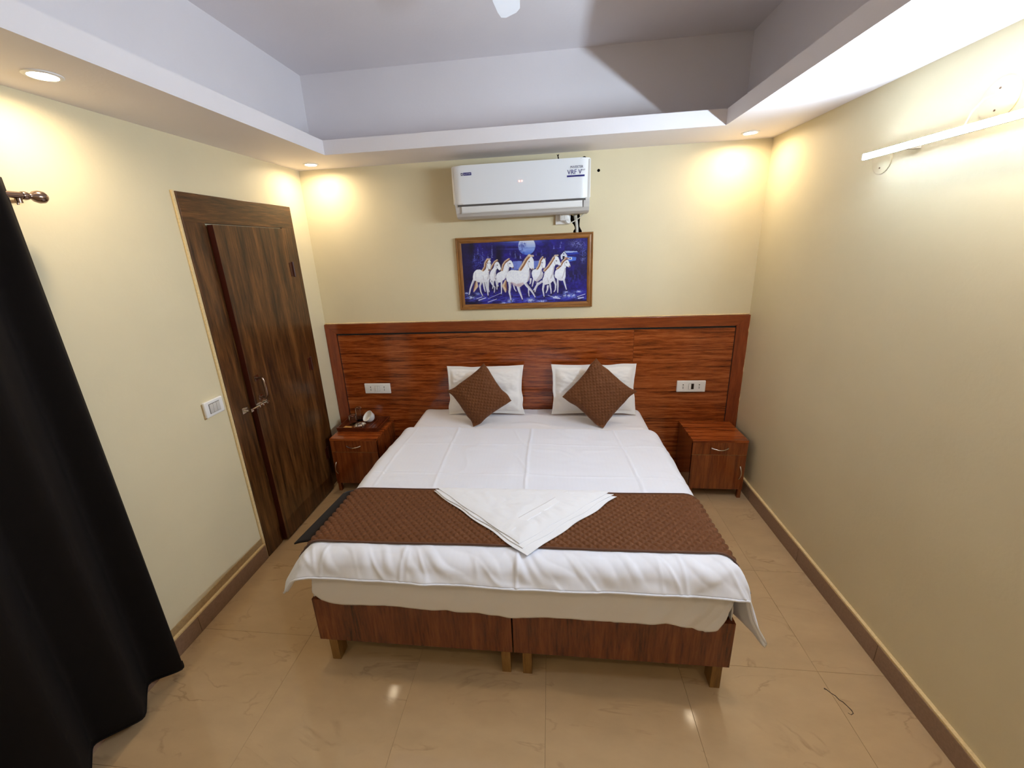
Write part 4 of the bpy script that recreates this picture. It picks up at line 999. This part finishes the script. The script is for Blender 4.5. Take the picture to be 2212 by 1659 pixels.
    blend(inpoly([B(1005, 440), B(1088, 355), B(1150, 430), B(1150, 490), B(1010, 540)]), S(222, 228, 244)); blend(stroke([B(960, 470), B(1085, 350), B(1155, 440)], [.5, .5, .5]), S(20, 18, 60))
    blend(inpoly([B(1045, 460), B(1095, 460), B(1090, 520), B(1045, 530)]), S(14, 14, 36)); blend(blob(*B(1075, 412), 1.2, 1.2), S(20, 20, 50))
    # water at the bottom
    wz = sstep(622, 640, py); blend(wz * (fbm(px * .12 + py * .25, py * .35, 3) > 0.1), S(70, 78, 210), 0.55)
    blend(blob(1022, 654, 22, 4), S(12, 10, 34), 0.95); blend(blob(1240, 652, 40, 3.5), S(16, 12, 60), 0.8)
    for x, y, rx, ry in ((A(300, 1400) + (10, 4.5)), (A(190, 1300) + (6, 3)), (A(450, 1310) + (6, 3.5)), (A(1230, 1480) + (10, 6)), (A(1060, 1540) + (8, 3)), (B(300, 1480) + (12, 6)), (B(560, 1500) + (12, 3)), (B(880, 1400) + (11, 4)), (B(1080, 1370) + (6, 5)), (B(1180, 1370) + (7, 5)), (B(1290, 1370) + (6, 6)), (B(1400, 1280) + (9, 3)), (B(1120, 1290) + (6, 3))):
        blend(blob(x, y, rx, ry) * (fbm(px * .45 + 3, py * .7, 3) > -0.15), S(130, 160, 240), 0.85); blend(blob(x, y, rx * .6, ry * .6) * (fbm(px * .6, py * .8 + 4, 2) > 0.0), S(232, 238, 250), 0.9)
    for a, b, r in ((A(480, 1465), A(640, 1410), 1.3), (A(430, 1430), A(600, 1370), .8), (A(700, 1510), A(900, 1440), .8), (B(830, 1420), B(970, 1440), 1.4), (B(1390, 1440), B(1500, 1420), 1.6), (B(1370, 1400), B(1540, 1340), .9), (B(700, 1360), B(850, 1420), .6), (A(1000, 1300), A(700, 1430), .5)):
        blend(stroke([a, b], [r, r * .8], .6), S(215, 225, 248), 0.9)
    # ---- horses
    WH, SH, MN, MC, HO = S(242, 245, 255), S(178, 168, 176), S(140, 84, 44), S(226, 202, 168), S(30, 24, 36)
    def legs(lst, T, wide=2.4, c=None):
        wide *= 0.8
        for pts in lst:
            p = [T(*q_) for q_ in pts]; n = len(p); rs = list(np.linspace(wide, 0.75, n))
            mk = stroke(p, rs); blend(mk, WH * 0.93 if c is None else c)
            mk2 = stroke([(a + rs[i] * .6, b) for i, (a, b) in enumerate(p)], [r * .35 for r in rs]); blend(mk2 * mk, SH, 0.6)
            e = p[-1]; f_ = p[-2]; dd = np.hypot(e[0] - f_[0], e[1] - f_[1]) + 1e-6; q_ = (e[0] - (e[0] - f_[0]) / dd * 1.6, e[1] - (e[1] - f_[1]) / dd * 1.6)
            blend(stroke([q_, e], [1.0, 1.15]), HO, 0.9)
    def body(pts, T, lit=None):
        poly_ = smoothpoly([T(*p) for p in pts], 2); mk = inpoly(poly_)
        n = 0.035 * fbm(px * .5, py * .5, 2)
        ymin, ymax = min(p[1] for p in poly_), max(p[1] for p in poly_)
        k = sstep(0.70, 1.0, (py - ymin) / (ymax - ymin)); c = (WH * (1 + n[..., None])) * (1 - 0.22 * k[..., None]) + SH * 0.22 * k[..., None]
        m = mk[..., None]; nonlocal_col(m, c)
        return mk
    def nonlocal_col(m, c):
        nonlocal col
        col = col * (1 - m) + c * m
    def mane(pts, T, r=1.6, light_off=(-1.4, -.6)):
        p = [T(*q_) for q_ in pts]; 
        blend(stroke([(a + light_off[0], b + light_off[1]) for a, b in p], [r * 1.25] * len(p), 1.0) * (fbm(px * 1.3, py * .7, 2) > -0.75), MC, 0.95); blend(stroke(p, [r * .6] * len(p), .6), MN, 0.9)
    def head(eye, nose, jaw, T):
        blend(blob(*T(*eye), 1.3, 1.1), S(40, 30, 40), 0.95); blend(blob(*T(*nose), 1.7, 1.6), S(96, 58, 52), 0.95); blend(stroke([T(*j) for j in jaw], [.45] * len(jaw), .6), SH * 0.8, 0.7)
    def shade(pts, T, r, a=0.55, c=None): blend(stroke([T(*p) for p in pts], [r] * len(pts), 1.0), SH if c is None else c, a)
    # 3rd from left
    legs([[(930, 1010), (920, 1100), (955, 1165)], [(1020, 980), (1015, 1150), (1010, 1350)], [(890, 1000), (910, 1130), (905, 1240)]], A, 2.8)
    body([(880, 900), (920, 830), (1000, 800), (1060, 720), (1100, 620), (1180, 560), (1240, 530), (1290, 620), (1305, 700), (1285, 730), (1235, 690), (1195, 700), (1190, 780), (1150, 900), (1110, 960), (1020, 1030), (960, 1060), (900, 1010)], A)
    mane([(1040, 770), (1070, 650), (1120, 580), (1210, 520)], A, 1.7); head((1215, 615), (1290, 715), [(1175, 600), (1170, 670), (1200, 690)], A); shade([(1190, 720), (1160, 850), (1100, 960)], A, 1.2)
    # 2nd
    legs([[(760, 1010), (800, 1090), (860, 1160), (840, 1310)], [(820, 1020), (820, 1130), (800, 1220)]], A, 2.6)
    body([(740, 860), (760, 780), (800, 750), (840, 690), (860, 600), (900, 560), (960, 590), (1000, 700), (1010, 770), (980, 780), (920, 720), (900, 740), (880, 850), (880, 960), (850, 1030), (790, 1010), (740, 980)], A)
    mane([(770, 750), (810, 670), (870, 580), (930, 545)], A, 1.6); head((920, 650), (995, 770), [(880, 640), (890, 700), (930, 730)], A); shade([(890, 760), (850, 870), (860, 960)], A, 1.1)
    # 1st
    blend(stroke([A(430, 1010), A(420, 1130), A(360, 1260)], [1.5, 4.2, 1.2], 1.5), MC, .95); blend(stroke([A(400, 1020), A(380, 1130), A(345, 1230)], [1, 2, .6], 1.2), MN, .6)
    legs([[(360, 980), (310, 1100), (275, 1200), (260, 1290), (235, 1360)], [(540, 1030), (505, 1130), (525, 1260), (580, 1385)], [(640, 1000), (665, 1160), (690, 1280), (700, 1380)], [(700, 1030), (700, 1180), (730, 1300)], [(590, 1040), (610, 1180), (640, 1290)]], A, 3.2)
    body([(335, 950), (345, 840), (385, 775), (440, 742), (510, 745), (570, 775), (620, 770), (655, 720), (665, 640), (660, 560), (690, 520), (740, 520), (770, 580), (770, 690), (745, 770), (720, 800), (735, 900), (735, 990), (690, 1030), (600, 1030), (510, 1050), (440, 1030), (400, 1000), (360, 1010)], A)
    mane([(590, 770), (640, 690), (650, 600), (700, 530)], A, 2.1); head((690, 600), (730, 760), [(680, 640), (690, 700), (715, 740)], A); head((755, 600), (728, 762), [(760, 620), (750, 720)], A); shade([(715, 810), (710, 900), (690, 960)], A, 1.4); shade([(580, 900), (600, 990)], A, .8, .4); shade([(400, 820), (405, 960)], A, .7, .4); blend(stroke([A(680, 510), A(750, 510)], [1.6, 1.6], 1), MC, .9)
    # 7th (far right)
    legs([[(930, 1000), (930, 1130), (925, 1240), (925, 1330)], [(1070, 1010), (1090, 1100), (1110, 1180), (1130, 1260)]], B, 2.7)
    body([(870, 800), (920, 760), (990, 720), (1050, 620), (1110, 560), (1170, 540), (1210, 640), (1230, 700), (1195, 725), (1140, 690), (1115, 710), (1105, 830), (1110, 940), (1080, 1010), (1000, 1030), (920, 990), (850, 930)], B)
    mane([(930, 750), (1010, 680), (1060, 590), (1130, 530)], B, 1.7); head((1130, 605), (1205, 700), [(1085, 610), (1100, 680), (1150, 700)], B); shade([(1100, 740), (1070, 860), (1030, 960)], B, 1.2); blend(stroke([B(1110, 500), B(1170, 510)], [1.6, 1.4], 1), S(190, 130, 110), .9)
    # 5th
    legs([[(390, 960), (360, 1060), (335, 1180)], [(310, 980), (300, 1060), (275, 1120)], [(470, 1080), (420, 1200), (395, 1310)]], B, 3.0)
    body([(330, 800), (390, 750), (470, 750), (520, 680), (560, 560), (600, 500), (650, 520), (660, 620), (640, 720), (615, 750), (575, 720), (560, 780), (600, 850), (580, 950), (520, 1000), (440, 1050), (380, 990), (340, 920)], B)
    mane([(470, 750), (520, 670), (550, 560), (600, 490)], B, 1.9); head((575, 605), (615, 740), [(565, 640), (575, 700), (600, 735)], B); shade([(560, 780), (540, 880), (440, 1020)], B, 1.8); shade([(600, 860), (520, 980), (430, 1070)], B, 1.8, .6)
    # 6th
    legs([[(560, 1040), (450, 1120), (380, 1230), (370, 1270)], [(610, 1100), (585, 1220), (600, 1320), (615, 1420)], [(735, 980), (755, 1130), (770, 1240), (775, 1350)], [(840, 1000), (880, 1110), (870, 1230), (825, 1310)], [(700, 1150), (690, 1230), (645, 1330)]], B, 3.1)
    body([(570, 1010), (620, 900), (630, 800), (700, 740), (770, 660), (820, 540), (880, 460), (950, 470), (990, 600), (1015, 670), (990, 700), (930, 640), (870, 660), (850, 760), (830, 880), (860, 980), (830, 1020), (760, 1080), (680, 1110), (590, 1110)], B)
    mane([(640, 790), (720, 710), (790, 610), (860, 500)], B, 2.1); head((905, 565), (985, 685), [(860, 580), (870, 640), (920, 665)], B); shade([(850, 700), (820, 850), (770, 960)], B, 1.4); shade([(690, 960), (720, 1060)], B, .9, .4); blend(stroke([B(870, 450), B(940, 440)], [1.8, 1.6], 1), MC, .9)
    # 4th, the big one in front
    blend(stroke([A(1110, 1000), A(1080, 1130), A(1110, 1270)], [1.5, 5.0, 1.5], 1.5), MC, .95); blend(stroke([A(1130, 1020), A(1110, 1130), A(1150, 1240)], [1, 2.6, .8], 1.2), MN, .65)
    legs([[(1300, 1110), (1320, 1200), (1375, 1285)]], A, 2.2); legs([[(260, 1160), (255, 1280), (270, 1410)]], B, 2.2)
    legs([[(1200, 1000), (1215, 1160), (1200, 1280), (1225, 1400), (1240, 1495)], [(1400, 1130), (1430, 1250), (1480, 1380), (1510, 1480)]], A, 4.2)
    legs([[(150, 1020), (210, 1120), (330, 1260), (375, 1340), (420, 1430)]], B, 4.4)
    bl_ = [A(1125, 960), A(1135, 870), A(1180, 790), A(1260, 760), A(1380, 775), A(1470, 780), B(60, 780), B(140, 700), B(200, 580), B(260, 470), B(330, 450), B(385, 540), B(390, 650), B(385, 740), B(350, 780), B(300, 720), B(270, 740), B(290, 850), B(280, 960), B(230, 1050), B(150, 1090), B(60, 1160), A(1440, 1170), A(1340, 1130), A(1260, 1060), A(1200, 1040), A(1150, 1040)]
    body(bl_, lambda x, y: (x, y))
    shade([(1260, 1070), (1360, 1120), (1460, 1130)], A, 3.0, .55, S(190, 160, 165)); shade([(20, 1110), (120, 1090)], B, 3.0, .55, S(190, 160, 165)); shade([(290, 780), (290, 900), (250, 1010)], B, 2.2, .6)
    mane([(80, 760), (150, 660), (220, 540), (300, 450)], B, 2.8); head((275, 575), (350, 750), [(245, 600), (260, 690), (310, 740)], B); blend(stroke([B(270, 440), B(370, 450)], [2.0, 1.8], 1), MC, .9)
    for e in ((265, 430), (365, 425), (880, 430), (650, 490), (1175, 500)): blend(stroke([B(e[0], e[1] + 30), B(*e)], [1.2, .4], .6), MC, .9)
    return u, v, np.clip(col, 0, 1)
u, v, colr = paint()
X = i4[0] - 0.001 + (i2[0] - i4[0] + 0.002) * u; Zp = i4[1] - 0.001 + (i2[1] - i4[1] + 0.002) * v; Yp = np.full_like(X, -0.0135)
me = grid_mesh('print', X, Yp, Zp)
lin = np.where(colr > 0.04045, ((colr + 0.055) / 1.055) ** 2.4, colr / 12.92)
ca = me.color_attributes.new('print_colour', 'FLOAT_COLOR', 'POINT')
ca.data.foreach_set('color', np.concatenate([lin.reshape(-1, 3), np.ones((lin.shape[0] * lin.shape[1], 1))], 1).astype(np.float32).ravel())
mp_, nt0, b0 = new_mat('printed picture'); at = nd(nt0, 'ShaderNodeAttribute', attribute_name='print_colour'); nt0.links.new(at.outputs['Color'], b0.inputs['Base Color']); b0.inputs['Roughness'].default_value = 0.35
link('print', me, mp_, t)

# ------------------------------------------------------------------ crack in a floor tile
cr = [(2.904, -1.673), (2.912, -1.678), (2.92, -1.690), (2.931, -1.70), (2.936, -1.715), (2.945, -1.722), (2.952, -1.737), (2.958, -1.752), (2.957, -1.762), (2.945, -1.768), (2.938, -1.762)]
obj('crack', tube([(x, y, 0.0) for x, y in cr], [0.003, 0.0022, 0.0016, 0.002, 0.0018, 0.0022, 0.0018, 0.0022, 0.0016, 0.0012, 0.001], 6), M['crack'], floor)
